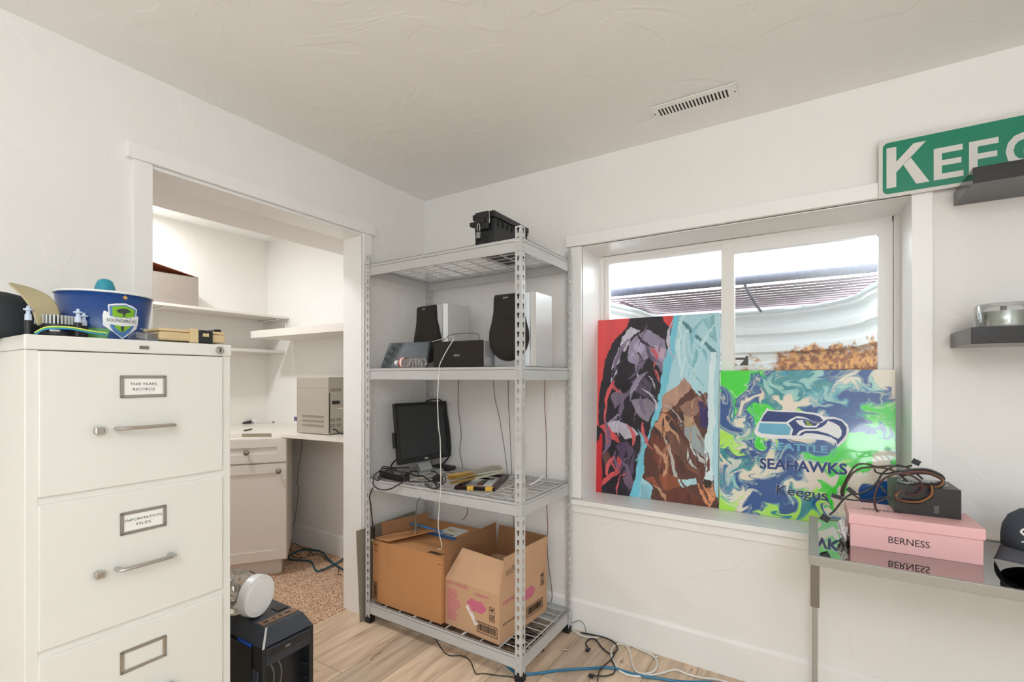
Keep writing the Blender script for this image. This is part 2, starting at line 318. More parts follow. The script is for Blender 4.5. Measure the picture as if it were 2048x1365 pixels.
# ---------------------------------------------------------------- ceiling register
t = thing('ceiling_vent', 'white metal ceiling register with a row of dark slots above the window wall', 'vent', (1.578, -0.228, H), 0)
m = MB(); holes = []
xs = [-0.128 + 0.0128 * i for i in range(20)]
for i, x in enumerate(xs): holes.append([(x, -0.028), (x, 0.028), (x + 0.0066, 0.028), (x + 0.0066, -0.028)])
m.holed([(-0.152, -0.055), (0.152, -0.055), (0.152, 0.055), (-0.152, 0.055)], holes, -0.006, -0.003).build('face_plate', TRIM, t, 0)
m = MB()
for i, x in enumerate(xs): m.box((x + 0.0066, -0.03, -0.003), (x + 0.0078, 0.03, -0.0006))
m.build('louvre', TRIM, t)
MB().box((-0.14, -0.035, -0.0006), (0.14, 0.035, -0.0001)).build('duct_opening', M('duct_dark', (70, 68, 64), 0.7), t)
for x in (-0.145, 0.145): MB().cyl((x, 0, -0.0075), (x, 0, -0.0055), 0.0028, 8).build('screw', BLACK, t)
# ---------------------------------------------------------------- outside: window well and its grate
GALV = M('white_corrugated_steel', (224, 236, 236), 0.4, 0.2)
def rust_mat():
    m = M('corrugated_steel_rusty', (232, 237, 237), 0.42, 0.0); nt = m.node_tree; p = nt.nodes['Principled BSDF']; L = nt.links
    hs = [n for n in nt.nodes if n.type == 'HUE_SAT'][0]
    tc = nt.nodes.new('ShaderNodeTexCoord'); mp = nt.nodes.new('ShaderNodeMapping'); mp.inputs['Scale'].default_value = (1, 1, 1.3); L.new(tc.outputs['Object'], mp.inputs[0])
    n = nt.nodes.new('ShaderNodeTexNoise'); n.inputs['Scale'].default_value = 7; n.inputs['Detail'].default_value = 9; n.inputs['Roughness'].default_value = 0.72; L.new(mp.outputs[0], n.inputs[0])
    sx = nt.nodes.new('ShaderNodeSeparateXYZ'); L.new(tc.outputs['Object'], sx.inputs[0])
    mz = nt.nodes.new('ShaderNodeMapRange'); mz.inputs[1].default_value = 1.24; mz.inputs[2].default_value = 1.46; mz.inputs[3].default_value = 1; mz.inputs[4].default_value = 0; L.new(sx.outputs['Z'], mz.inputs[0])
    mxx = nt.nodes.new('ShaderNodeMapRange'); mxx.inputs[1].default_value = 1.45; mxx.inputs[2].default_value = 2.05; L.new(sx.outputs['X'], mxx.inputs[0])
    a = nt.nodes.new('ShaderNodeMath'); a.operation = 'MULTIPLY'; L.new(mz.outputs[0], a.inputs[0]); L.new(mxx.outputs[0], a.inputs[1])
    b = nt.nodes.new('ShaderNodeMath'); b.operation = 'MULTIPLY_ADD'; b.inputs[1].default_value = 0.62; L.new(a.outputs[0], b.inputs[0]); L.new(n.outputs['Fac'], b.inputs[2])
    cr = nt.nodes.new('ShaderNodeValToRGB'); e = cr.color_ramp.elements; e[0].position = 0.66; e[0].color = (0, 0, 0, 1); e[1].position = 0.74; e[1].color = (1, 1, 1, 1); L.new(b.outputs[0], cr.inputs[0])
    n2 = nt.nodes.new('ShaderNodeTexNoise'); n2.inputs['Scale'].default_value = 30; n2.inputs['Detail'].default_value = 4; L.new(mp.outputs[0], n2.inputs[0])
    c2 = nt.nodes.new('ShaderNodeValToRGB'); e = c2.color_ramp.elements; e[0].position = 0.4; e[0].color = lin((132, 66, 24)); e[1].position = 0.6; e[1].color = lin((232, 170, 96)); L.new(n2.outputs['Fac'], c2.inputs[0])
    x = nt.nodes.new('ShaderNodeMixRGB'); L.new(cr.outputs[0], x.inputs[0]); L.new(hs.outputs[0], x.inputs[1]); L.new(c2.outputs[0], x.inputs[2])
    for l in list(p.inputs['Base Color'].links): L.remove(l)
    L.new(x.outputs[0], p.inputs['Base Color']); return m
t = thing('window_well', 'white corrugated steel window well with orange rust outside the window', 'window well', (0, 0, 0))
plan = [(0.98, 0.26), (1.0, 0.45), (1.05, 0.75)]
for k in range(9): a = PI - k * PI / 16; plan.append((1.05 + 0.17 + 0.17 * math.cos(a), 1.0 + 0.22 * math.sin(a)))
plan += [(1.35, 1.225), (1.5, 1.23)]
for k in range(13): a = PI / 2 - k * PI / 2 / 12; plan.append((1.66 + 0.52 * math.cos(a), 0.66 + 0.57 * math.sin(a)))
plan += [(2.21, 0.5), (2.26, 0.38), (2.30, 0.26)]
ZR = 1.63; rows = []
z = ZR; 
while z > 0.1:
    rows.append(z); z -= 0.007
cxw, cyw = 1.62, 0.4
vs = []
for z in rows:
    ph = (ZR - z) / 0.112; w_ = 0.5 - 0.5 * math.cos(2 * PI * ph); off = 0.030 * max(0, min(1, (w_ - 0.3) / 0.4))
    for x, y in plan:
        d = Vector((x - cxw, y - cyw)); 
        if d.length > 0: d.normalize()
        vs.append((x + d.x * off, y + max(0, d.y) * off, z))
n = len(plan)
MB().add(vs, [(j * n + i, j * n + i + 1, (j + 1) * n + i + 1, (j + 1) * n + i) for j in range(len(rows) - 1) for i in range(n - 1)], 0, True).build('well_wall', rust_mat(), t)
MB().tube([(x, y, ZR + 0.008) for x, y in plan], 0.013, 8, 0, 2).build('well_rim', GALV, t)
GRC = M('rusty_purple_grate', (78, 58, 68), 0.6, 0.3, vary=0.25, vscale=30); PIPE = M('weathered_pipe', (100, 104, 124), 0.7, vary=0.35, vscale=40)
t = thing('window_well_grate', 'steel bar grate lying over the window well with curved bracket', 'grate', (0, 0, 0))
m = MB()
for i in range(10):
    y = 0.655 + i * 0.064; zz = ZR + 0.070 - (y - 0.655) * 0.055
    m.box((0.9, y, zz), (2.4, y + 0.045, zz + 0.006))
m.build('bars', GRC, t)
m = MB(); 
for x in (1.0, 2.35): m.box((x, 0.60, ZR + 0.03), (x + 0.02, 1.30, ZR + 0.045))
m.tube([(0.85, 0.44, ZR + 0.072), (2.45, 0.44, ZR + 0.072)], 0.022, 12, 1, 1).build('front_pipe', [GRC, PIPE], t)
m = MB(); m.tube([pY(1488, 566, 0.5), pY(1492, 575, 0.58), pY(1501, 592, 0.72), pY(1512, 610, 0.9), pY(1522, 623, 1.05)], 0.008, 8).build('bracket', PIPE, t)
MB().box((0.3, 0.25, 0.0), (3.0, 1.4, 0.12)).build('trim_2', M('gravel', (150, 145, 138), 0.9, bump=1, bscale=60, bdist=0.02, vary=0.3, vscale=60), kind='structure')
t = thing('warning_sticker', 'small black and white sticker on the corrugated well wall', 'sticker', tuple(pY(1480, 722, 1.17)), 0)
MB().box((-0.05, -0.001, -0.037), (0.05, 0.001, 0.037)).build('backing', PAPER, t)
m = MB(); m.box((-0.047, -0.002, 0.006), (0.028, -0.0012, 0.020)); m.slab([(-0.047, -0.002, -0.03), (-0.012, -0.002, -0.03), (-0.047, -0.002, 0.0)], (0, 0.0006, 0)); m.slab([(-0.004, -0.002, -0.03), (0.047, -0.002, -0.03), (0.047, -0.002, 0.03), (0.034, -0.002, 0.03), (0.02, -0.002, 0.0)], (0, 0.0006, 0))
m.build('print', INK, t)
# ================================================================ steel shelving rack
RX0, RX1, RY0, RY1 = 0.068, 0.978, -0.505, -0.038; RH = 1.836; PW = 0.030
rack = thing('storage_rack', 'tall grey steel boltless shelving rack with four wire shelves in the room corner', 'shelving rack', (RX0, RY0, 0))
def keyhole(cx, cz):
    p = []
    for k in range(11):
        a = math.radians(-50 + 280 * k / 10); p.append((cx + 0.0066 * math.cos(a), cz + 0.0066 * math.sin(a)))
    p += [(cx - 0.0030, cz - 0.0165), (cx + 0.0030, cz - 0.0165)]
    return p
def post_mb(sx, sy):
    m = MB(); pitch = 0.0381; n = 48; z0 = RH - n * pitch
    for face in (0, 1):
        for i in range(n):
            za = z0 + i * pitch; T = Matrix(((sx, 0, 0, 0), (0, 0, sy, 0), (0, 1, 0, 0), (0, 0, 0, 1))) if face == 0 else Matrix(((0, 0, sx, 0), (sy, 0, 0, 0), (0, 1, 0, 0), (0, 0, 0, 1)))
            m.T = T
            o = [(0, za), (PW, za), (PW, za + pitch), (0, za + pitch)]; h = keyhole(PW * 0.53, za + pitch * 0.68)
            flat = o + h; tr = tessellate_polygon([[Vector((x, y, 0)) for x, y in o], [Vector((x, y, 0)) for x, y in h]])
            m.add([(x, y, 0) for x, y in flat] + [(x, y, 0.0016) for x, y in flat], [tuple(q) for q in tr] + [tuple(k + 17 for k in reversed(q)) for q in tr] + [(4 + k, 4 + (k + 1) % 13, 21 + (k + 1) % 13, 21 + k) for k in range(13)])
    m.T = Matrix.Identity(4); m.box((0, 0, 0.0), (sx * PW, sy * 0.0016, z0)); m.box((0, 0, 0.0), (sx * 0.0016, sy * PW, z0))
    return m
WX, WY = RX1 - RX0, RY1 - RY0
for (px, py, sx, sy) in ((0, 0, 1, 1), (WX, 0, -1, 1), (WX, WY, -1, -1), (0, WY, 1, -1)):
    o = post_mb(sx, sy).build('post', RACK, rack); o.location = (px, py, 0)
    f = MB().box((-0.002 * sx, -0.002 * sy, 0), (sx * (PW + 0.002), sy * (PW + 0.002), 0.028)).build('foot_cap', RUBBER, o, 0.001); f['label'] = 'black plastic foot cap'
    m = MB(); m.box((-0.0014 * sx, -0.0014 * sy, 0.868), (sx * (PW + 0.001), sy * 0.0002, 0.960)); m.box((-0.0014 * sx, -0.0014 * sy, 0.868), (sx * 0.0002, sy * (PW + 0.001), 0.960)); m.build('splice_plate', RACK, o, 0.0006)
SH = [1.790, 1.272, 0.723, 0.105]
for z in SH:
    for nm, x0, x1, yy, s in (('front_beam', 0.004, WX - 0.004, 0.0022, 1), ('rear_beam', 0.004, WX - 0.004, WY - 0.0022, -1)):
        m = MB(); m.box((x0, yy, z - 0.057), (x1, yy + s * 0.0018, z)); m.box((x0, yy, z - 0.0015), (x1, yy + s * 0.006, z)); m.box((x0, yy, z - 0.0575), (x1, yy + s * 0.004, z - 0.056))
        m.box((x0 + 0.028, yy, z - 0.015), (x1 - 0.028, yy + s * 0.018, z - 0.0135))
        m.build(nm, RACK, rack)
    for nm, xx, s in (('side_beam', 0.0022, 1), ('side_beam', WX - 0.0022, -1)):
        m = MB(); m.box((xx, 0.004, z - 0.057), (xx + s * 0.0018, WY - 0.004, z)); m.box((xx, 0.004, z - 0.0015), (xx + s * 0.006, WY - 0.004, z))
        m.box((xx, 0.02, z - 0.015), (xx + s * 0.018, WY - 0.02, z - 0.0135))
        m.build(nm, RACK, rack)
    for (cx, cy, dx, dy) in ((0.0159, 0, 0, -1), (WX - 0.0159, 0, 0, -1), (WX, 0.0159, 1, 0), (WX, WY - 0.0159, 1, 0), (0, 0.0159, -1, 0)):
        for dz in (-0.014, -0.048): MB().cyl((cx - dx * 0.002, cy - dy * 0.002, z + dz), (cx + dx * 0.0012, cy + dy * 0.0012, z + dz), 0.0046, 10).build('rivet', SILVERL, rack)
    for q in range(3):                       # three wire panels per shelf
        xa = 0.022 + q * (WX - 0.044) / 3; xb = xa + (WX - 0.044) / 3 - 0.006; m = MB()
        for k in range(4):
            x = xa + (xb - xa) * k / 3; m.cyl((x, 0.006, z - 0.0075), (x, WY - 0.006, z - 0.0075), 0.0028, 6)
        for k in range(9):
            y = 0.014 + (WY - 0.028) * k / 8; m.cyl((xa, y, z - 0.0115), (xb, y, z - 0.0115), 0.0021, 6)
        m.build('wire_deck', RACKW, rack)
WT = -0.0047                                   # wire top below the beam top
# ---- top shelf: ammunition box
zb = SH[0] + WT
ab = thing('ammo_box', 'black plastic ammo box with combination padlock on top of the rack', 'box', (0.721, -0.40, zb))
m = MB(); a0, a1, L = 0.048, 0.055, 0.29
m.hexa([(-a0, 0.006, 0), (a0, 0.006, 0), (a0, L - 0.006, 0), (-a0, L - 0.006, 0), (-a1, 0, 0.145), (a1, 0, 0.145), (a1, L, 0.145), (-a1, L, 0.145)])
m.box((-a1 - 0.003, -0.003, 0.138), (a1 + 0.003, L + 0.003, 0.146))
for k in range(7): m.box((a1 - 0.001, 0.03 + 0.038 * k, 0.118), (a1 + 0.005, 0.036 + 0.038 * k, 0.145)); m.box((-a1 - 0.005, 0.03 + 0.038 * k, 0.118), (-a1 + 0.001, 0.036 + 0.038 * k, 0.145))
for sx in (-1, 1): m.box((sx * (a0 - 0.004), -0.001, 0.004), (sx * (a0 + 0.001), 0.008, 0.14))
m.build('box_body', BLACK, ab, 0.002)
m = MB(); m.box((-a1 - 0.006, -0.006, 0.150), (a1 + 0.006, L + 0.006, 0.176)); m.box((-a1 + 0.008, 0.01, 0.176), (a1 - 0.008, L - 0.01, 0.186)); m.build('lid', BLACKS, ab, 0.004)
lt = MB(); lt.box((-0.036, -0.020, 0.098), (0.034, -0.006, 0.176)); lt.box((-0.022, -0.026, 0.125), (0.020, -0.018, 0.150)); lt = lt.build('latch', BLACK, ab, 0.002)
MB().box((-0.085, 0.002, 0.128), (-0.058, 0.030, 0.148)).build('handle_pivot', BLACK, ab, 0.004)
MB().tube([(0.036, -0.020, 0.172), (0.041, -0.020, 0.168), (0.041, -0.019, 0.125), (0.036, -0.018, 0.120)], 0.0016, 6, 0, 3).build('wire_bail', CHROME, lt)
pk = thing('padlock', 'small black combination padlock with steel shackle hanging on the ammo box latch', 'padlock', (0.711, -0.424, zb + 0.050))
m = MB(); m.cyl((0, -0.004, 0), (0, -0.004, 0.034), 0.0105, 18); m.cyl((0, -0.004, 0.034), (0, -0.004, 0.040), 0.007, 12); m.build('lock_body', BLACKS, pk, 0.001)
for k in range(3): MB().cyl((0, -0.004, 0.008 + 0.0085 * k), (0, -0.004, 0.0125 + 0.0085 * k), 0.0116, 18).build('number_ring', CHROME, pk)
MB().tube([(-0.006, -0.004, 0.036), (-0.006, -0.004, 0.064), (0.0, -0.004, 0.072), (0.006, -0.004, 0.064), (0.006, -0.004, 0.036)], 0.0021, 8, 0, 4).build('shackle', CHROME, pk)
# ---- second shelf: speakers
zs = SH[1] + WT
def speaker(loc, rot, label, w=0.208, h=0.327, d=0.155):
    t = thing('bookshelf_speaker', label, 'speaker', loc, rot, 'pair of tall silver speakers on the rack')
    m = MB(); m.prism([(-w / 2 + 0.035, -0.012), (w / 2 - 0.012, -0.012), (w / 2, 0.006), (w / 2, d), (-w / 2, d), (-w / 2, 0.006), (-w / 2 + 0.012, -0.012)], 0, h); m.build('cabinet', SILVERL, t, 0.003)
    m = MB(); m.prism([(-w / 2 + 0.015, -0.026), (w / 2 - 0.045, -0.026), (w / 2 - 0.012, -0.006), (-w / 2, -0.006)], 0.0, h - 0.002); m.build('front_shell', SILVER, t, 0.004)
    # bulging cloth grille: narrow head, round woofer bowl
    out = []
    for k in range(25):
        a = math.radians(200 + 140 * k / 24) if 0 else math.radians(180 + 180 * k / 24); out.append((0.098 * math.cos(a), 0.128 + 0.098 * math.sin(a)))
    out += [(0.096, 0.16), (0.084, 0.20), (0.074, 0.245), (0.071, 0.312), (0.066, 0.320), (-0.066, 0.320), (-0.071, 0.312), (-0.074, 0.245), (-0.084, 0.20), (-0.096, 0.16)]
    def scaled(s, y): return [((x) * s, y, 0.155 + (z - 0.155) * s) for x, z in out]
    n = len(out); m = MB(); m.T = Matrix.Translation((-0.012, 0, 0)); lay = [scaled(1.0, -0.020), scaled(1.0, -0.034), scaled(0.965, -0.043), scaled(0.86, -0.049)]
    vs = [p for l in lay for p in l]; fs = [(j * n + i, j * n + (i + 1) % n, (j + 1) * n + (i + 1) % n, (j + 1) * n + i) for j in range(3) for i in range(n)]
    m.add(vs, fs, 0, True); m.add(lay[3], [tuple(range(n))]); g = m.build('grille', MESHB, t)
    m = MB(); textmesh(m, 'SONY', frameM((-0.014, -0.0505, 0.302), (1, 0, 0), (0, 0, 1)), 0.0065, 0.026, 0.02); m.build('lettering', SILVERL, g)
    m = MB(); ring = []; m.T = Matrix.Translation((-0.012, -0.0489, 0.128)) @ Matrix.Rotation(PI / 2, 4, 'X'); m.lathe([(0.078, 0), (0.082, 0.002), (0.080, 0.004), (0.0, 0.006)], 32); m.build('woofer_ring', MESHB, g)
    return t
speaker((0.861, -0.368, zs), 0, 'silver speaker with bulging black grille behind the front right rack post')
speaker((0.3305, -0.2955, zs), math.radians(-9.2), 'silver speaker with bulging black grille standing behind the water bottle')
# centre speaker lying upside down
yc = -0.468; x0 = pY(866, 700, yc).x; x1 = pY(965, 700, yc).x; zt = pY(900, 683, yc).z; w_ = x1 - x0; h_ = zt - zs
t = thing('center_speaker', 'wide dark brown speaker lying upside down at the front of the upper shelf', 'speaker', ((x0 + x1) / 2, yc, zs))
MB().prism([(-w_ / 2, 0.012), (w_ / 2, 0.012), (w_ / 2 + 0.0, 0.13), (-w_ / 2, 0.13)], 0.002, h_ - 0.002).build('cabinet', SILVER, t, 0.006)
g = MB().box((-w_ / 2, 0, 0), (w_ / 2, 0.014, h_)).build('grille', MESHB, t, 0.008, seg=3)
m = MB(); textmesh(m, 'SONY', frameM((-0.002, -0.0005, h_ * 0.47), (-1, 0, 0), (0, 0, -1)), 0.0085, 0.033, 0.02); m.build('lettering', SILVERL, g)
def satellite(loc, rz, label):
    t = thing('satellite_speaker', label, 'speaker', loc, rz, 'small satellite speakers behind the wide speaker')
    MB().box((-0.07, 0.008, 0), (0.07, 0.10, 0.115)).build('cabinet', SILVER, t, 0.006)
    MB().box((-0.071, -0.004, -0.000), (0.071, 0.010, 0.116)).build('grille', MESHB, t, 0.008, seg=3); return t
a = at(921, 700, 2.30); satellite((a.x, a.y, zs), 0.1, 'small dark speaker half hidden behind the wide speaker, left one')
a = at(978, 700, 2.35); o_ = satellite((a.x, a.y, zs), -0.05, 'small dark speaker in the gap between wide speaker and tall speaker'); 
# dark keyboard on its edge
kb = thing('computer_keyboard', 'dark slate keyboard standing on its edge with its screwed underside showing', 'keyboard', (0.115, -0.43, zs))
MBk = MB(); bl = Vector((0.0, 0.02, 0.001)); 
kx = Vector((0.995, 0.03, 0)).normalized(); ky = Vector((0.02, 0.34, 1)).normalized()
kb.location = (0.112, -0.452, zs)
T = frameM((0, 0, 0), kx, ky)
MBk.T = T; MBk.add([(0, 0, 0), (0.30, 0, 0), (0.285, 0.142, 0), (0.018, 0.142, 0), (0, 0, -0.016), (0.30, 0, -0.016), (0.285, 0.142, -0.016), (0.018, 0.142, -0.016)], [(0,1,2,3), (7,6,5,4), (0,4,5,1), (1,5,6,2), (2,6,7,3), (3,7,4,0)])
KBM = M('slate_plastic', (66, 74, 80), 0.5); kbb = MBk.build('back_shell', KBM, kb, 0.004)
for x, y in ((0.035, 0.125), (0.095, 0.122), (0.135, 0.1), (0.03, 0.055), (0.1, 0.055), (0.2, 0.098), (0.067, 0.008), (0.24, 0.1)):
    m = MB(); m.T = T; m.cyl((x, y, -0.002), (x, y, 0.0006), 0.0028, 8).build('screw', BLACKS, kbb)
m = MB(); m.T = T
m.box((0.02, 0.084, 0.0001), (0.075, 0.0848, 0.0005)); m.box((0.045, 0.084, 0.0001), (0.046, 0.118, 0.0005)); m.box((0.062, 0.084, 0.0001), (0.063, 0.118, 0.0005)); m.box((0.045, 0.117, 0.0001), (0.063, 0.118, 0.0005)); m.box((0.03, 0.047, 0.0001), (0.20, 0.0478, 0.0005)); m.box((0.03, 0.108, 0.0001), (0.26, 0.1088, 0.0005))
m.build('moulded_line', BLACKS, kbb)
# water bottle lying down
zc = zs + 0.028; A = pY(792, 725, -0.475); A.z = zc; B = pY(853, 722, -0.475); B.z = zc
t = thing('water_bottle', 'clear crumpled plastic bottle lying on the upper shelf with red label band', 'bottle', tuple(A)); ax = (B - A); Lb = ax.length
T = Matrix.Rotation(math.atan2(ax.y, ax.x), 4, 'Z') @ Matrix.Rotation(PI / 2, 4, 'Y')
m = MB(); m.T = T; m.lathe([(0.0001, 0), (0.0125, 0.001), (0.0125, 0.016), (0.011, 0.018)], 20, smooth=True); m.build('cap', WHITE, t)
m = MB(); prof = [(0.010, 0.014), (0.013, 0.022), (0.020, 0.032), (0.026, 0.042)] + [(0.027 - 0.0025 * (k % 2), 0.045 + k * 0.0095) for k in range(14)] + [(0.024, 0.18), (0.001, 0.182)]
vs = []; sg = 22
for j, (r, z) in enumerate(prof):
    for i in range(sg):
        a = 2 * PI * i / sg; k = 1.0 + (0.16 * noise.noise(Vector((math.cos(a) * 2.2, math.sin(a) * 2.2, z * 60))) if z > 0.07 else 0); k = min(k, 1.02)
        vs.append(tuple(T @ Vector((r * k * math.cos(a), r * k * math.sin(a), z))))
m.add(vs, [(j * sg + i, j * sg + (i + 1) % sg, (j + 1) * sg + (i + 1) % sg, (j + 1) * sg + i) for j in range(len(prof) - 1) for i in range(sg)], 0, False) if 0 else None
m.T = Matrix.Identity(4); m.add(vs, [(j * sg + i, j * sg + (i + 1) % sg, (j + 1) * sg + (i + 1) % sg, (j + 1) * sg + i) for j in range(len(prof) - 1) for i in range(sg)], 0, False)
m.build('bottle_body', CLEAR, t)
m = MB(); m.T = T; m.lathe([(0.0272, 0.044), (0.0278, 0.047), (0.0278, 0.051)], 24, 0, cap=False); m.lathe([(0.0279, 0.051), (0.0279, 0.062)], 24, 1, cap=False); m.lathe([(0.0278, 0.062), (0.0275, 0.066)], 24, 0, cap=False)
m.build('label_band', [M('label_red', (206, 48, 52), 0.5), PAPER], t)
# ---- third shelf: monitor
z3 = SH[2] + WT
ml = at(797, 900, 2.42); mr = at(901, 900, 2.71); u = (mr - ml); u.z = 0; Wm = u.length; u.normalize()
mon = thing('computer_monitor', 'black square computer monitor with dark screen on silver stand on the middle shelf', 'monitor', (0, 0, 0))
zb_ = pX(800, 930.3, ml.x).z; zt_ = zb_ + 0.312; nrm = Vector((u.y, -u.x, 0))     # toward the room
tilt = math.radians(7); yv = (UP * math.cos(tilt) - nrm * math.sin(tilt)); org = Vector((ml.x, ml.y, zb_))
mon.location = org; T = frameM((0, 0, 0), u, yv)
HM = 0.312
m = MB(); m.T = T; ringbox  # frame: local x right, y up, z out of the screen
m = MB(); m.T = T
for a, b in (((0, 0, -0.016), (0.018, HM, 0.006)), ((Wm - 0.018, 0, -0.016), (Wm, HM, 0.006)), ((0.018, HM - 0.017, -0.016), (Wm - 0.018, HM, 0.006)), ((0.018, 0, -0.016), (Wm - 0.018, 0.026, 0.006))): m.box(a, b)
bz = m.build('bezel', BLACKS, mon, 0.0025)
m = MB(); m.T = T; m.box((0.018, 0.024, -0.004), (Wm - 0.018, HM - 0.016, 0.0015)); m.build('screen', M('lcd_panel', (44, 46, 48), 0.5), mon)
m = MB(); m.T = T; m.box((0.01, 0.01, -0.03), (Wm - 0.01, HM - 0.01, -0.014)); m.box((0.07, 0.05, -0.055), (Wm - 0.07, HM - 0.05, -0.03)); m.build('back_shell', BLACK, mon, 0.005)
m = MB(); m.T = T; m.box((-0.009, 0.085, -0.026), (0.001, 0.165, -0.006)); m.build('side_port', BLACK, mon, 0.003)
m = MB(); m.T = T; textmesh(m, 'DELL', Matrix.Translation((Wm * 0.5, 0.0125, 0.0062)), 0.0085, 0.026, 0.03); m.build('lettering', WHITE, bz)
for k in range(5): m = MB(); m.T = T; m.cyl((Wm * 0.70 + k * 0.018, 0.0125, 0.0062), (Wm * 0.70 + k * 0.018, 0.0125, 0.0068), 0.0018, 8).build('button', SILVER, bz)
m = MB(); c0 = u * (Wm * 0.47); p0 = c0 - nrm * 0.036 + UP * 0.035; hb = z3 - zb_
m.slab([p0 - u * 0.04, p0 + u * 0.04, c0 + nrm * 0.022 + u * 0.042 + UP * (hb + 0.013), c0 + nrm * 0.022 - u * 0.042 + UP * (hb + 0.013)], -nrm * 0.008)
m.build('stand_neck', SILVER, mon, 0.001)
m = MB(); q = c0 + UP * hb; m.slab([q + nrm * 0.065 - u * 0.085, q + nrm * 0.065 + u * 0.085, q - nrm * 0.05 + u * 0.11, q - nrm * 0.05 - u * 0.11], UP * 0.014); m.build('stand_foot', SILVER, mon, 0.003)
def cord(name, pts, r, mat, label, cat='cable', group=None, flat=1.0, fd=None, seg=7, sub=6):
    o = MB().tube(pts, r, seg, 0, sub, flat, fd).build(name, mat); return tag(o, label, cat, group)
C5 = lambda P: crop(720, 760, 4.55, P); C8 = lambda P: crop(740, 900, 11.378, P)
# black power brick and tangled leads at the front left of the shelf
a = pZ(758, 955, z3); b = pZ(801, 966, z3); d_ = (b - a); Lp = d_.length; an = math.atan2(d_.y, d_.x)
t = thing('power_adapter', 'black rectangular power brick among the cables on the middle shelf', 'power adapter', tuple(a), an)
MB().box((0, 0, 0), (Lp, 0.055, 0.034)).build('case', BLACK, t, 0.004); MB().box((0.02, 0.006, 0.034), (Lp - 0.02, 0.049, 0.0345)).build('rating_label', M('grey_label', (120, 118, 116), 0.5), t)
zt_c = z3 + 0.036
def zc(P, zz): return [pZ(x, y, zz[i] if isinstance(zz, list) else zz) for i, (x, y) in enumerate(P)]
cord('power_cable', zc(C8([(890, 405), (560, 410), (310, 385), (240, 470), (120, 560), (90, 640), (200, 700), (300, 540), (430, 460), (620, 480), (740, 560), (780, 660)]), z3 + 0.042), 0.0030, CORDB, 'black cable coiled over the power brick on the middle shelf', group='black cables on the middle shelf')
P = [pY(x, y, RY0 - 0.006) for x, y in C8([(90, 620), (75, 700), (75, 800), (180, 890), (320, 915), (470, 890), (620, 810), (740, 740)])]
cord('power_cable', P + zc(C8([(790, 640), (720, 590)]), z3 + 0.04), 0.0031, CORDB, 'black cable loop hanging over the middle shelf front edge at left', group='black cables on the middle shelf')
cord('power_cable', zc(C8([(280, 430), (560, 430), (640, 500), (880, 530), (1060, 600), (1200, 600), (1330, 690), (1480, 760), (1520, 840)]), z3 + 0.022), 0.0040, CORDB, 'thick black cable running across the wires in front of the monitor', group='black cables on the middle shelf')
cord('power_cable', zc(C8([(1090, 560), (1080, 500), (960, 490), (860, 540), (780, 610), (900, 720), (1040, 720), (1250, 740), (1420, 700), (1500, 640), (1640, 600), (1720, 640), (1700, 740), (1580, 800), (1450, 700)]), z3 + 0.018), 0.0028, CORDB, 'thin black cable looping right of the power brick', group='black cables on the middle shelf')
cord('power_cable', zc(C8([(1380, 500), (1480, 500), (1540, 570), (1600, 600)]), z3 + 0.026) + zc(C8([(1650, 700), (1560, 860), (1430, 880), (1250, 790)]), z3 + 0.012), 0.0034, CORDB, 'black cable end curling at the shelf front under the monitor corner', group='black cables on the middle shelf')
cord('monitor_cable', [at(797, 915, 2.5), at(785, 928, 2.47), *zc(C8([(470, 400), (450, 470), (520, 520)]), z3 + 0.05)], 0.0042, CORDB, 'black cable dropping from the left side of the monitor')
cord('monitor_cable', [at(852, 803, 2.72), at(868, 799, 2.66), at(882, 802, 2.60), at(892, 822, 2.60), at(899, 865, 2.62), at(901, 900, 2.63), at(897, 915, 2.68), at(889, 925, 2.72), at(880, 933, 2.74)], 0.0042, CORDB, 'black cable draped over the top right corner of the monitor')
t = thing('wall_charger', 'round black plug charger lying in the cables on the middle shelf', 'charger', tuple(zc(C8([(1530, 720)]), z3)[0]))
MB().lathe([(0.001, 0.0), (0.019, 0.001), (0.020, 0.022), (0.014, 0.028), (0.001, 0.029)], 20).build('plug_body', BLACK, t); MB().box((-0.03, -0.006, 0.008), (-0.015, 0.006, 0.018)).build('strain_relief', BLACK, t, 0.002)
# black tray and crumpled white bag behind the monitor foot
a = pZ(879, 940, z3); t = tag(MB().box((a.x - 0.045, a.y - 0.02, z3), (a.x + 0.075, a.y + 0.05, z3 + 0.022)).build('cable_box', BLACK, None, 0.003), 'flat black box behind the monitor foot', 'box')
a = at(882, 922, 2.86); m = MB(); blob(m, (a.x, min(a.y, -0.085), z3 + 0.056), 0.043, 0.5, 3, 3, (1.25, 0.7, 0.8)); tag(m.build('plastic_bag', [M('bag_white', (226, 220, 222), 0.35)]), 'crumpled white plastic bag behind the monitor', 'bag')
# picture frames
zf = z3 + 0.001; c = [pZ(908.6, 974.7, zf + 0.012), pZ(990, 978.6, zf + 0.012), pZ(1075.4, 950.4, zf + 0.012), pZ(1004, 946.5, zf + 0.012)]
c = [Vector((p.x, max(min(p.y, -0.06), -0.495), 0)) for p in c]
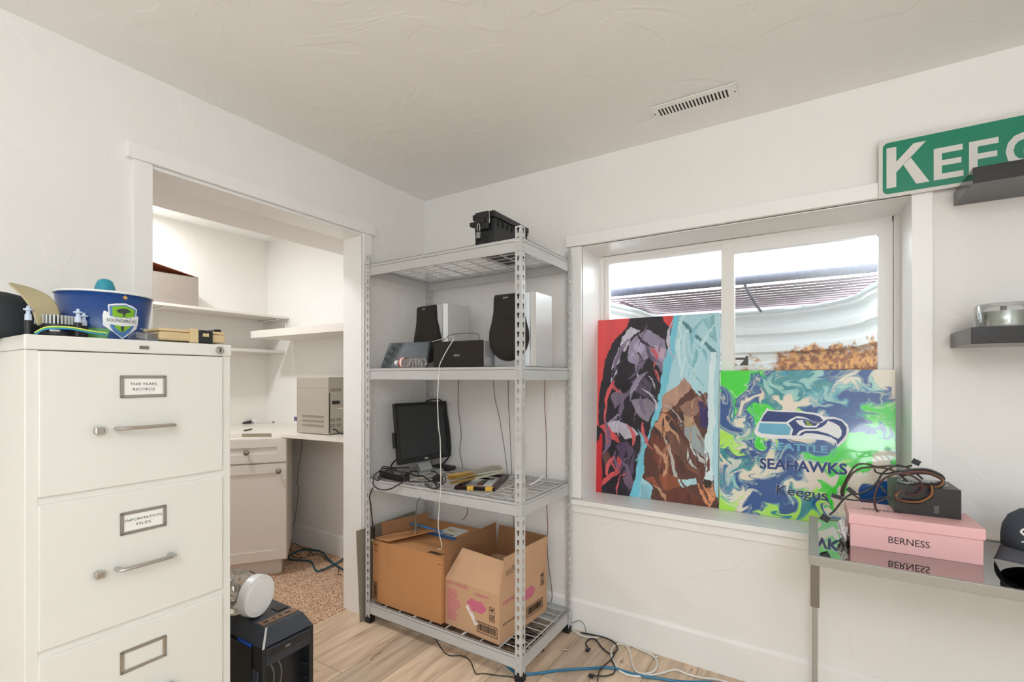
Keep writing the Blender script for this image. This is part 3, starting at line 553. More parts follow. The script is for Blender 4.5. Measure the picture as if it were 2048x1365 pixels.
# make it a rectangle: front edge + depth
o0 = c[0]; ex = (c[1] - c[0]); Lx = ex.length; ex.normalize(); ey = Vector((-ex.y, ex.x, 0)); Ly = max(0.30, (c[2] - c[1]).dot(ey))
t = thing('certificate_frame', 'dark red and black certificate frame lying flat with yellow corner tape on the middle shelf', 'picture frame', (o0.x, o0.y, zf), math.atan2(ex.y, ex.x))
m = MB(); bw = 0.028
m.box((0, 0, 0), (Lx, bw, 0.014), 0); m.box((0, Ly - bw, 0), (Lx, Ly, 0.014), 0); m.box((0, bw, 0), (bw, Ly - bw, 0.014), 0); m.box((Lx - bw, bw, 0), (Lx, Ly - bw, 0.014), 0)
m.box((0.004, 0.004, 0.014), (Lx - 0.004, bw - 0.008, 0.016), 1); m.box((0.004, Ly - bw + 0.008, 0.014), (Lx - 0.004, Ly - 0.004, 0.016), 1); m.box((0.004, bw, 0.014), (bw - 0.008, Ly - bw, 0.016), 1); m.box((Lx - bw + 0.008, bw, 0.014), (Lx - 0.004, Ly - bw, 0.016), 1)
m.build('moulding', [BLKWOOD, WOODF], t, 0.001)
m = MB(); m.box((bw, bw, 0.002), (Lx - bw, Ly - bw, 0.006)); m.build('mat_board', PAPER, t)
m = MB(); m.box((bw + 0.05, bw + 0.05, 0.006), (Lx - bw - 0.05, bw + 0.16, 0.0066), 0); m.box((bw + 0.06, bw + 0.06, 0.0066), (Lx - bw - 0.06, bw + 0.10, 0.007), 1); m.box((bw + 0.03, bw + 0.18, 0.006), (bw + 0.08, bw + 0.22, 0.0066), 0); m.box((Lx - bw - 0.09, bw + 0.18, 0.006), (Lx - bw - 0.03, bw + 0.22, 0.0066), 0); m.build('photo', [M('photo_dark', (58, 50, 48), 0.3), M('photo_warm', (176, 108, 72), 0.3)], t)
YT = M('yellow_tape', (222, 178, 70), 0.5); MB().box((Lx - 0.045, -0.002, 0), (Lx - 0.012, 0.022, 0.0175)).build('corner_tape', YT, t, 0.002); MB().box((Lx - 0.13, -0.002, 0), (Lx - 0.10, 0.018, 0.0175)).build('corner_tape', YT, t, 0.002)
G1 = M('antique_gold', (190, 154, 92), 0.4, 0.3); G2 = M('pale_gold', (206, 196, 164), 0.35, 0.3); G3 = M('gold_edge_sheen', (206, 206, 186), 0.3, 0.4)
SHEENG = M('dim_edge_sheen', (164, 158, 144), 0.4, 0.2)
for i, (xa, ya, xb, yb_, mt, lab) in enumerate(((917, 964, 1022, 941, GOLD, 'lowest gold edged frame of the small stack, silvery sheen painted along its edge'), (912, 957, 1026, 937, G1, 'second frame of the small stack, pale sheen painted along its gold edge'), (911.5, 954, 1012, 934.5, GOLD, 'third frame of the small stack, orange gold corner'), (910.3, 949.5, 1001, 932.5, G1, 'topmost tan gold frame of the small stack on the middle shelf'))):
    zi = z3 + 0.040 + i * 0.0105; A = pZ(xa, ya, zi); Bq = pZ(xb, yb_, zi); dd = (Bq - A); Lq = min(dd.length, 0.30); ang = math.atan2(dd.y, dd.x)
    t = thing('gold_picture_frame', lab, 'picture frame', (A.x, A.y, zi - 0.006), ang, 'stack of thin gold picture frames')
    t.rotation_euler = (math.radians(-13), 0, ang); m = MB(); W2 = 0.06
    q_ = Lq * (0.34, 0.42, 0.36, 0.32)[i]; m.box((0, 0, 0), (q_, 0.014, 0.0105)); m.box((q_, 0, 0), (Lq, 0.014, 0.0105), 1); m.box((0, W2 - 0.014, 0), (Lq, W2, 0.0105)); m.box((0, 0.014, 0), (0.014, W2 - 0.014, 0.0105)); m.box((Lq - 0.014, 0.014, 0), (Lq, W2 - 0.014, 0.0105)); m.build('moulding', [mt, (G3, G3, SHEENG, SHEENG)[i]], t, 0.002)  # rest of the long edge is pale: reflected sheen painted onto the gold
    MB().box((0.012, 0.012, 0.002), (Lq - 0.012, W2 - 0.012, 0.005)).build('backing_board', M('brown_backing_%d' % i, (150, 124, 92), 0.8), t)
a = pZ(1052, 966, z3 + 0.01); m = MB(); blob(m, (a.x, a.y, z3 + 0.022), 0.030, 0.6, 9, 3, (1.9, 1.0, 0.6)); tag(m.build('plastic_bag', CLEAR), 'crumpled clear plastic bag under the certificate frame corner', 'bag')
a = pZ(1076, 966, z3 + 0.02); m = MB(); m.tube([a + Vector((-0.03, -0.03, -0.008)), a + Vector((-0.008, -0.012, 0.004)), a + Vector((0.004, 0.012, 0.016)), a + Vector((0.0, 0.045, 0.03))], 0.012, 8, 0, 6, 0.15); tag(m.build('paper_scrap', PAPER), 'curled white paper scrap beside the clear bag on the middle shelf', 'paper')
# ---- bottom shelf: two cardboard boxes
z4 = SH[3] + WT
def barcode(m, T, w, h, n, mi=0, frame=True, seed=1):
    r = random.Random(seed); m.T = T; b = h * 0.06
    if frame: m.box((-w / 2, -h / 2, 0), (w / 2, -h / 2 + b, 0.0005), mi); m.box((-w / 2, h / 2 - b, 0), (w / 2, h / 2, 0.0005), mi); m.box((-w / 2, -h / 2, 0), (-w / 2 + b, h / 2, 0.0005), mi); m.box((w / 2 - b, -h / 2, 0), (w / 2, h / 2, 0.0005), mi)
    x = -w / 2 * 0.86
    while x < w / 2 * 0.84:
        q = r.uniform(0.4, 1.5) * w / n * 0.55; m.box((x, -h * 0.30, 0), (x + q, h * 0.34, 0.0005), mi); x += q + r.uniform(0.4, 1.3) * w / n * 0.6
    m.T = Matrix.Identity(4); return m
bx = thing('cardboard_box', 'large brown cardboard box with flaps half closed on the bottom shelf, left', 'box', (0.086, -0.474, z4))
BW, BD, BH = 0.450, 0.425, 0.303
m = MB(); m.box((0, 0, 0), (BW, 0.004, BH)); m.box((0, BD - 0.004, 0), (BW, BD, BH)); m.box((0, 0.004, 0), (0.004, BD - 0.004, BH)); m.box((BW - 0.004, 0.004, 0), (BW, BD - 0.004, BH)); m.box((0, 0, 0), (BW, BD, 0.004)); m.build('box_body', CARD1, bx, 0.0015)
m = MB(); m.box((0.0, 0.0, BH), (BW, 0.20, BH + 0.004)); m.box((0.0, 0.205, BH), (BW, BD, BH + 0.004)); m.build('top_flap', CARD1, bx, 0.001)
m = MB(); m.slab([(-0.008, 0.002, BH + 0.006), (0.118, -0.008, BH + 0.016), (0.25, 0.19, BH + 0.038), (0.12, 0.235, BH + 0.02)], (0, 0, 0.004)); m.build('loose_flap', CARD1, bx, 0.001)
m = MB(); m.slab([(0.0, 0.03, BH + 0.002), (0.0, 0.40, BH + 0.002), (-0.004, 0.40, BH + 0.115), (-0.006, 0.03, BH + 0.02)], (0.004, 0, 0)) if 0 else None
m = MB(); p1 = pY(740, 1052, -0.40); p2 = pY(806, 1030, -0.20)
m.slab([(0.002, 0.06, BH - 0.004), (0.10, 0.30, BH + 0.004), (0.10, 0.30, BH + 0.085), (-0.004, 0.06, BH + 0.075)], (0.003, -0.002, 0)); m.build('upright_flap', CARDIN, bx)
m = MB()
barcode(m, frameM((0.020, -0.0006, 0.058), (0, 0, 1), (-1, 0, 0)), 0.088, 0.026, 22, seed=3)
barcode(m, frameM((0.395, 0.024, BH + 0.0042), (1, 0.0, 0), (0, 1, 0)), 0.085, 0.028, 24, seed=5)
for xx in (0.018, 0.031):
    m.box((xx - 0.001, -0.0008, 0.262), (xx + 0.001, -0.0002, 0.288)); m.slab([(xx - 0.005, -0.0008, 0.283), (xx + 0.005, -0.0008, 0.283), (xx, -0.0008, 0.293)], (0, 0.0005, 0))
m.box((0.010, -0.0008, 0.255), (0.040, -0.0002, 0.2575)); m.box((0.425, -0.0008, 0.270), (0.447, -0.0002, 0.2725))
m.build('printed_marks', INK, bx)
MB().box((0.20, 0.22, BH + 0.0042), (0.33, 0.37, BH + 0.0048)).build('shipping_label', PAPER, bx)
m = MB(); m.box((0.225, 0.31, BH + 0.0049), (0.27, 0.325, BH + 0.0053), 0); m.box((0.24, 0.25, BH + 0.0049), (0.31, 0.265, BH + 0.0053), 1); m.build('label_print', [M('ochre_print', (206, 160, 60), 0.6), M('grey_print', (120, 118, 116), 0.6)], bx)
zt_b = z4 + BH; q0 = Vector((0.086, -0.474, z4)); tp_ = [pZ(x, y, zt_b + 0.008) - q0 for x, y in ((848, 1066), (856, 1062), (914, 1076), (908, 1081))]
MB().slab([(p.x, p.y, BH + 0.0056) for p in tp_], (0, 0, 0.0012)).build('blue_tape', M('blue_tape', (38, 104, 170), 0.5), bx)
m = MB(); m.tube([pZ(812, 1045, zt_b + 0.044), pZ(838, 1051, zt_b + 0.044), pZ(862, 1058, zt_b + 0.034), pZ(886, 1065, zt_b + 0.016)], 0.011, 8, 0, 6, 0.35); tag(m.build('plastic_mailer', M('mailer_blue', (70, 134, 196), 0.35)), 'rolled blue and white plastic strip lying on the closed cardboard box', 'plastic bag')
# right open box
o0 = Vector((0.541, -0.452, z4)); e1 = Vector((0.310, -0.022, 0)); W1 = e1.length; an = math.atan2(e1.y, e1.x)
b2 = thing('cardboard_box', 'open cardboard box with raised flaps and pink printing on the bottom shelf, right', 'box', tuple(o0), an)
D2, H2, FH = 0.375, 0.210, 0.150
m = MB(); m.box((0, 0, 0), (W1, 0.004, H2)); m.box((0, D2 - 0.004, 0), (W1, D2, H2)); m.box((0, 0.004, 0), (0.004, D2 - 0.004, H2)); m.box((W1 - 0.004, 0.004, 0), (W1, D2 - 0.004, H2)); m.box((0, 0, 0), (W1, D2, 0.004)); m.build('box_body', CARD2, b2, 0.0012)
f = lambda pts, th, nm='flap', mt=CARD2: MB().slab(pts, th).build(nm, mt, b2)
f([(0.0, 0.0, H2), (W1, 0.0, H2), (W1 - 0.0, 0.062, H2 + 0.118), (0.048, 0.062, H2 + 0.128)], (0, 0.003, 0))
f([(W1, 0.0, H2), (W1, D2, H2), (W1 + 0.004, D2, H2 + FH), (W1 + 0.004, 0.03, H2 + FH)], (-0.003, 0, 0))
f([(0.0, 0.0, H2), (0.0, D2, H2), (-0.002, D2, H2 + FH + 0.01), (-0.002, 0.0, H2 + FH)], (0.003, 0, 0), mt=CARDIN)
f([(0.0, D2, H2), (W1, D2, H2), (W1, D2 + 0.004, H2 + FH), (0.02, D2 + 0.004, H2 + FH)], (0, -0.003, 0), mt=CARDIN)
m = MB(); Fm = lambda x, z: frameM((x, -0.0006, z), (1, 0, 0), (0, 0, 1)); Rm = lambda y, z: frameM((W1 + 0.0006, y, z), (0, 1, 0), (0, 0, 1))
barcode(m, Fm(0.245, 0.046), 0.112, 0.046, 34, seed=8); barcode(m, Rm(0.27, 0.055), 0.135, 0.048, 34, seed=9)
for T in (Fm(0.272, 0.118), Rm(0.335, 0.165)):
    m.T = T; w_, h_ = (0.030, 0.062) if T.translation.y < 0 else (0.03, 0.056)
    m.box((-w_ / 2, -h_ / 2, 0), (w_ / 2, -h_ / 2 + 0.002, 0.0005)); m.box((-w_ / 2, h_ / 2 - 0.002, 0), (w_ / 2, h_ / 2, 0.0005)); m.box((-w_ / 2, -h_ / 2, 0), (-w_ / 2 + 0.0015, h_ / 2, 0.0005)); m.box((w_ / 2 - 0.0015, -h_ / 2, 0), (w_ / 2, h_ / 2, 0.0005)); m.box((-0.0015, 0.004, 0), (0.0015, 0.020, 0.0005)); m.box((-0.008, 0.016, 0), (-0.002, 0.024, 0.0005)); m.box((0.002, 0.016, 0), (0.008, 0.024, 0.0005))
    for k in range(4): m.box((-0.011, -0.003 - 0.006 * k, 0), (0.011, -0.0055 - 0.006 * k, 0.0005))
m.T = Matrix.Identity(4)
textmesh(m, 'KEEP FROZEN', Rm(0.07, 0.075), 0.010, 0.09); 
m.build('printed_marks', INK, b2)
m = MB(); textmesh(m, 'KEEP FROZEN', Fm(0.075, 0.195), 0.016, 0.125, 0.01); textmesh(m, 'KEEP FROZEN', Rm(0.09, 0.165), 0.016, 0.13, 0.01)
r = random.Random(4)
for k in range(13): m.T = Fm(0, 0); m.box((0.012, 0.03 + 0.011 * k, 0), (0.012 + r.uniform(0.05, 0.085), 0.035 + 0.011 * k, 0.0005))
m.T = Matrix.Identity(4)
textmesh(m, '61000779', Fm(0.215, 0.182), 0.012, 0.08, 0.01)
for T in (Fm(0.185, 0.130), Rm(0.215, 0.140)):
    m.T = Matrix.Identity(4); q_ = MB(); q_.T = T; q_.prism([(0.055 * math.cos(a * PI / 12), 0.026 * math.sin(a * PI / 12) * (1 + 0.18 * math.cos(6 * a * PI / 12))) for a in range(24)], 0, 0.0004).build('pink_emblem', PINKINK, b2)
m.T = Matrix.Identity(4); m.build('pink_print', PINKINK, b2)
m = MB(); T = Fm(0.160, 0.085) @ Matrix.Rotation(math.radians(-52), 4, 'Z'); m.T = T; m.box((-0.045, -0.010, 0.0004), (0.045, 0.010, 0.001)); st = m.build('sticker', PAPER, b2)
m = MB(); m.T = T; m.box((-0.041, 0.003, 0.001), (-0.01, 0.007, 0.0013)); m.box((0.018, 0.003, 0.001), (0.038, 0.007, 0.0013)); m.build('sticker_print', M('red_orange_print', (214, 96, 60), 0.6), b2)
m = MB(); textmesh(m, 'xxNY', Rm(0.09, H2 + 0.085) @ Matrix.Rotation(0.0, 4, 'Z'), 0.035, 0.10, -0.02, 0.006); m.build('handwriting', INK, b2)
m = MB(); m.hexa([(0.03, 0.04, 0.004), (W1 - 0.03, 0.04, 0.004), (W1 - 0.03, D2 - 0.04, 0.004), (0.03, D2 - 0.04, 0.004), (0.05, 0.05, H2 - 0.02), (W1 - 0.02, 0.06, H2 - 0.008), (W1 - 0.03, D2 - 0.04, H2 + 0.01), (0.03, D2 - 0.04, H2 - 0.03)])
m.T = Matrix.Translation(o0) @ Matrix.Rotation(an, 4, 'Z') @ m.T; vs = [tuple(m.T @ Vector(p)) for p in m.v]; m2 = MB().add(vs, m.f); tag(m2.build('paper_wrapping', M('packing_paper', (204, 188, 168), 0.8, bump=0.8, bscale=30, bdist=0.01)), 'crumpled packing paper filling the open cardboard box', 'paper')
# grey board leaning between the rack and the closet casing
m = MB(); m.hexa([(0.046, -0.523, 0.0), (0.050, -0.523, 0.0), (0.050, -0.09, 0.0), (0.046, -0.09, 0.0), (0.018, -0.523, 0.452), (0.022, -0.523, 0.452), (0.022, -0.09, 0.452), (0.018, -0.09, 0.452)])
tag(m.build('cardboard_sheet', M('grey_board', (150, 140, 124), 0.8)), 'flat grey brown cardboard sheet leaning behind the rack at the closet trim', 'cardboard sheet')
# ---- hanging cables
P = [pY(x, y, RY0 - 0.006) for x, y in crop(720, 400, 3.593, [(668, 1012), (620, 1090), (575, 1180), (568, 1240), (560, 1360)])] + [pY(x, y, RY0 - 0.008) for x, y in C5([(705, 180), (715, 430), (730, 560), (735, 970), (725, 1130)])]
P0 = [pY(888, 683, -0.42), pY(898, 674, -0.455)]
P[0:0] = [Vector((0.30, -0.33, zs + 0.13)), pY(895, 676, -0.40), pY(903, 672, -0.40), pY(908, 679, -0.44)]
P += [Vector((P[-1].x - 0.01, RY0 - 0.006, 0.56)), Vector((P[-1].x - 0.02, RY0 + 0.03, 0.455)), Vector((P[-1].x - 0.06, RY0 + 0.05, 0.432))]
cord('speaker_wire', P, 0.0021, CORDW, 'long white wire hanging down the front of the rack from the wide speaker', 'wire')
cord('speaker_wire', [pY(885, 683, -0.40), pY(900, 671, -0.38), pY(925, 667, -0.36), pY(945, 667, -0.36), pY(957, 670, -0.38), pY(958, 680, -0.42)], 0.0018, CORDG, 'thin grey wire arching over the wide speaker', 'wire')
WB = 'thin speaker wires hanging against the wall behind the rack'
def wallwire(pts, label, mat, y=-0.018): return cord('speaker_wire', [pY(x, y_, y) for x, y_ in pts], 0.0017, mat, label, 'wire', WB)
wallwire(C5([(905, -60), (900, 0), (893, 250), (920, 490), (908, 650), (935, 800), (960, 1000), (978, 1170), (965, 1240), (930, 1280)]), 'red brown wire hanging on the wall just right of the monitor', CORDR)
wallwire(C5([(1205, -60), (1212, 0), (1230, 180), (1265, 330), (1310, 600), (1335, 790), (1338, 900)]), 'grey wire on the wall slanting right, above the gold frames', CORDG)
wallwire(C5([(1345, -60), (1348, 0), (1350, 200), (1362, 400), (1370, 600), (1380, 850), (1390, 1100), (1400, 1350)]), 'straight grey wire just left of the front right rack post', CORDG)
wallwire(C5([(1680, -60), (1683, 0), (1680, 220), (1693, 450), (1697, 700), (1695, 900), (1700, 1150), (1705, 1260)]) + crop(700, 1000, 3.74, [(1480, 220), (1475, 300), (1480, 440), (1500, 600), (1512, 720), (1500, 775)]), 'red wire running down the wall on the right side of the rack', CORDR)
P = [pY(x, y, RY0 - 0.004) for x, y in crop(700, 1000, 3.74, [(530, -60), (512, 0), (495, 100), (492, 180)])]; P[0].y = RY0 + 0.03
t = cord('usb_cable', [Vector((P[0].x + 0.02, RY0 + 0.05, z3 + 0.008)), Vector((P[0].x + 0.008, RY0 + 0.03, z3 - 0.03))] + P[1:], 0.0026, CORDG, 'dark grey cable with silver plug dangling over the left cardboard box')
q = P[-1]; MB().box((-0.006, -0.004, -0.034), (0.006, 0.004, 0.002)).box((-0.0045, -0.002, -0.048), (0.0045, 0.002, -0.034), 1).build('usb_plug', [CORDG, CHROME], t).location = q - t.location
P = [pY(x, y, RY0 - 0.010) for x, y in crop(700, 1000, 3.74, [(150, -40), (155, 40), (163, 130), (172, 210)])]
t = cord('display_cable', [Vector((P[0].x + 0.02, RY0 + 0.03, z3 + 0.012))] + P, 0.0034, CORDB, 'black cable hanging beside the front left rack post with chunky plug')
q = P[-1]; MB().box((-0.009, -0.006, -0.055), (0.009, 0.006, 0.002)).box((-0.007, -0.004, -0.066), (0.007, 0.004, -0.055), 1).build('cable_plug', [BLACK, CHROME], t, 0.001).location = q - t.location
# ================================================================ canvases on the sill
def vnoise(x, y, seed):
    xi = np.floor(x).astype(int); yi = np.floor(y).astype(int); xf = x - xi; yf = y - yi; u = xf * xf * (3 - 2 * xf); v = yf * yf * (3 - 2 * yf)
    def h(a, b): q = np.sin(a * 127.1 + b * 311.7 + seed * 74.7) * 43758.5453; return q - np.floor(q)
    return (h(xi, yi) * (1 - u) + h(xi + 1, yi) * u) * (1 - v) + (h(xi, yi + 1) * (1 - u) + h(xi + 1, yi + 1) * u) * v
def fbm(x, y, seed, o=4): return sum(vnoise(x * 2 ** k, y * 2 ** k, seed + k) * 0.5 ** k for k in range(o)) / (2 - 0.5 ** (o - 1)) - 0.5
def attr_mat(name, rough=0.35, coat=0.0):
    m = bpy.data.materials.new(name); m.use_nodes = True; nt = m.node_tree; p = nt.nodes['Principled BSDF']; a = nt.nodes.new('ShaderNodeAttribute'); a.attribute_name = 'paint'
    nt.links.new(a.outputs['Color'], p.inputs['Base Color']); p.inputs['Roughness'].default_value = rough; p.inputs['Coat Weight'].default_value = coat; p.inputs['Coat Roughness'].default_value = 0.05; return m
def painted_canvas(name, parent, w, h, th, fn, nx, ny, mat):
    u = np.concatenate([[0], np.linspace(0, 1, nx), [1]]); v = np.concatenate([[0], np.linspace(0, 1, ny), [1]])
    U, V = np.meshgrid(u, v); Z = np.zeros_like(U); Z[0, :] = Z[-1, :] = -th; Z[:, 0] = Z[:, -1] = -th
    co_ = np.stack([U * w, V * h, Z], -1).reshape(-1, 3); colr = fn(U.ravel(), 1 - V.ravel())
    NX, NY = nx + 2, ny + 2; i = np.arange(NX - 1); j = np.arange(NY - 1); I, J = np.meshgrid(i, j); a = (J * NX + I).ravel()
    q = np.stack([a, a + 1, a + 1 + NX, a + NX], -1)
    me = bpy.data.meshes.new(name); me.from_pydata(co_.tolist(), [], q.tolist() + [[0, NX * (NY - 1), NX * NY - 1, NX - 1]]); me.update(); me.materials.append(mat)
    at_ = me.color_attributes.new('paint', 'FLOAT_COLOR', 'POINT'); at_.data.foreach_set('color', np.concatenate([colr, np.ones((len(colr), 1))], 1).astype(np.float32).ravel())
    o = bpy.data.objects.new(name, me); COL.objects.link(o); o.parent = parent; return o
def pip(x, y, poly):
    ins = np.zeros(x.shape, bool); n = len(poly)
    for i in range(n):
        x1, y1 = poly[i]; x2, y2 = poly[(i + 1) % n]
        if y1 == y2: continue
        c = ((y1 > y) != (y2 > y)) & (x < (x2 - x1) * (y - y1) / (y2 - y1) + x1); ins ^= c
    return ins
def L3(c): return np.array(srgb(c))
# -- left: abstract red, black, blue and brown painting
def art_abstract(u, v):
    wx = u + 0.05 * fbm(u * 7, v * 9, 3) + 0.022 * fbm(u * 60, v * 14, 5); wy = v + 0.04 * fbm(u * 7, v * 9, 8) + 0.012 * fbm(u * 30, v * 30, 9)
    c = np.tile(L3((40, 36, 46)), (len(u), 1)); c = c * (1 + 0.9 * fbm(u * 14, v * 5, 21))[:, None]
    def P(poly, col, tex=0.25, sx=16, sy=6, sd=1):
        k = pip(wx, wy, poly); c[k] = (L3(col) * (1 + tex * 2 * fbm(u * sx, v * sy, sd))[:, None])[k]
    P([(-.1, -.1), (.36, -.1), (.26, .05), (.14, .12), (.06, .24), (.03, .40), (.02, .62), (-.1, .62)], (226, 84, 88), 0.15)
    P([(.52, -.1), (.72, -.1), (.67, .10), (.60, .04)], (222, 70, 74), 0.15)
    P([(.02, .70), (.05, .66), (.04, 1.1), (-.1, 1.1), (-.1, .8)], (206, 46, 54))
    for q, col in (([(.22, .10), (.30, .05), (.38, .07), (.30, .12), (.25, .19), (.20, .17)], (206, 204, 220)), ([(.28, .14), (.44, .07), (.58, .14), (.62, .22), (.58, .30), (.46, .23), (.33, .27), (.27, .24)], (150, 142, 170)),
                   ([(.33, .15), (.40, .13), (.42, .19), (.36, .24), (.30, .22)], (176, 172, 200)), ([(.50, .16), (.60, .19), (.59, .25), (.52, .22)], (184, 160, 180)), ([(.14, .28), (.19, .16), (.22, .18), (.19, .30), (.13, .36)], (196, 196, 214)),
                   ([(.12, .37), (.17, .34), (.10, .48), (.09, .60), (.07, .60), (.08, .46)], (218, 92, 96)), ([(.30, .36), (.40, .33), (.50, .38), (.44, .44), (.34, .42)], (84, 76, 98)), ([(.14, .44), (.22, .40), (.25, .46), (.17, .52)], (120, 108, 130)),
                   ([(.30, .47), (.44, .44), (.52, .50), (.46, .57), (.36, .53)], (140, 132, 150)), ([(.10, .60), (.20, .58), (.34, .62), (.38, .66), (.27, .69), (.22, .65), (.12, .64)], (188, 184, 200)), ([(.02, .62), (.10, .60), (.20, .67), (.22, .71), (.08, .66)], (206, 84, 90)),
                   ([(.18, .72), (.28, .70), (.36, .76), (.34, .86), (.26, .90), (.22, .82)], (92, 76, 104)), ([(.20, .78), (.24, .80), (.22, .88), (.12, .93), (.03, .97), (.06, .92), (.16, .88)], (206, 84, 90)), ([(.05, .78), (.10, .76), (.16, .84), (.10, .86)], (110, 74, 70)),
                   ([(.24, .90), (.30, .86), (.34, .93), (.29, .97)], (120, 96, 120))): P(q, col, 0.3, 20, 9, 4)
    P([(.69, -.1), (1.1, -.1), (1.1, 1.1), (.27, 1.1), (.34, .90), (.44, .68), (.55, .42)], (176, 218, 230), 0.10, 9, 3, 12)
    P([(.69, -.1), (.74, -.1), (.62, .36), (.50, .68), (.40, .92), (.38, 1.1), (.27, 1.1), (.34, .90), (.44, .68), (.55, .42)], (120, 204, 226), 0.12, 9, 3, 12)
    P([(.70, .03), (.73, .03), (.99, .20), (.99, .23)], (84, 136, 146), 0.1)
    P([(.89, .03), (.97, .02), (.98, .16), (.93, .12)], (140, 192, 204), 0.4, 40, 30)
    B = [([(.62, .46), (.74, .36), (.86, .42), (.92, .40), (.93, .60), (.96, .80), (1.0, 1.1), (.50, 1.1), (.50, .93), (.42, .90), (.44, .74), (.48, .62), (.56, .52)], (92, 58, 52)),
         ([(.58, .44), (.76, .33), (.80, .38), (.64, .50), (.56, .56)], (176, 140, 124)), ([(.70, .48), (.90, .40), (.92, .46), (.76, .56)], (150, 116, 104)), ([(.50, .60), (.58, .52), (.64, .60), (.58, .66)], (206, 150, 118)),
         ([(.58, .56), (.70, .50), (.78, .56), (.66, .64)], (64, 46, 50)), ([(.84, .44), (.92, .48), (.94, .60), (.86, .58)], (58, 44, 108)), ([(.70, .56), (.82, .58), (.92, .66), (.94, .76), (.84, .72), (.74, .64)], (150, 162, 164)),
         ([(.72, .52), (.80, .54), (.80, .60), (.74, .60)], (176, 148, 116)), ([(.48, .64), (.58, .66), (.66, .72), (.70, .82), (.62, .86), (.50, .78)], (120, 66, 56)), ([(.58, .62), (.72, .66), (.84, .76), (.88, .86), (.74, .80), (.66, .74)], (112, 78, 66)),
         ([(.58, .66), (.60, .66), (.70, .86), (.72, .92), (.68, .88)], (190, 190, 186)), ([(.44, .90), (.60, .84), (.74, .88), (.70, .97), (.56, .95)], (150, 84, 60)), ([(.70, .88), (.84, .87), (.86, .90), (.74, .92)], (176, 216, 222)),
         ([(.86, .90), (.96, .88), (.98, .94), (.94, 1.0), (.88, .97)], (226, 150, 106)), ([(.56, .95), (.70, .92), (.86, .95), (.94, 1.1), (.60, 1.1)], (112, 62, 52)), ([(.40, .93), (.50, .93), (.50, 1.1), (.44, 1.1)], (150, 206, 222))]
    for q, col in B: P(q, col, 0.3, 22, 9, 15)
    P([(.945, .20), (.985, .20), (.96, .88), (.90, .88), (.92, .60)], (216, 238, 244), 0.06)
    P([(.90, .87), (.96, .86), (.95, .90), (.91, .91)], (46, 38, 36), 0.2)
    rr = random.Random(12)
    def strokes(n, zone, pal, angs, ln, wd, sd):
        for k in range(n):
            for _ in range(30):
                cx_, cy_ = rr.random(), rr.random()
                if pip(np.array([cx_]), np.array([cy_]), zone)[0]: break
            a = math.radians(rr.uniform(*angs)); L_ = rr.uniform(*ln); W_ = rr.uniform(*wd); ca, sa = math.cos(a), math.sin(a)
            dx = (wx - cx_) * 0.66; dy = wy - cy_; p = dx * ca + dy * sa; q = -dx * sa + dy * ca + 0.8 * p * p / max(L_, .01) * rr.choice((-1, 1)) * 0.4
            br = fbm(q * 260, p * 16, sd + k); kk = (np.abs(p) < L_) & (np.abs(q) < W_ * np.clip(1 - (p / L_) ** 2, 0, 1)) & (br > -0.16)
            c[kk] = (L3(rr.choice(pal)) * (1 + 0.5 * br)[:, None])[kk]
    strokes(46, [(.12, .10), (.62, .08), (.58, .40), (.40, .70), (.30, .95), (.10, .95), (.10, .40)], [(150, 142, 168), (92, 84, 108), (196, 192, 210), (40, 36, 46), (120, 104, 132), (52, 46, 60), (206, 96, 104)], (40, 130), (.03, .11), (.004, .014), 200)
    strokes(40, [(.58, .48), (.90, .44), (.95, .80), (.97, .98), (.52, .98), (.48, .75)], [(112, 70, 60), (150, 100, 78), (196, 150, 120), (70, 46, 44), (200, 206, 204), (96, 60, 54), (140, 84, 62)], (30, 110), (.03, .10), (.003, .011), 300)
    strokes(14, [(.72, .03), (.98, .03), (.96, .34), (.66, .34)], [(160, 210, 224), (198, 230, 238), (130, 190, 206)], (60, 115), (.05, .12), (.004, .012), 400)
    return np.clip(c, 0, 1)
t1y0, t1y1 = 0.166, 0.197
c1 = thing('canvas_painting', 'tall glossy painting of red, black, pale blue and brown strokes in the window', 'painting', (1.022, t1y0, 0.638))
w1, h1 = 0.584, 0.884; yv = Vector((0, t1y1 - t1y0, h1)).normalized(); T = frameM((0, 0, 0), (1, 0, 0), yv)
pc = painted_canvas('canvas', c1, w1, math.hypot(h1, t1y1 - t1y0), 0.019, art_abstract, 300, 440, attr_mat('abstract_paint', 0.28)); pc.matrix_local = T
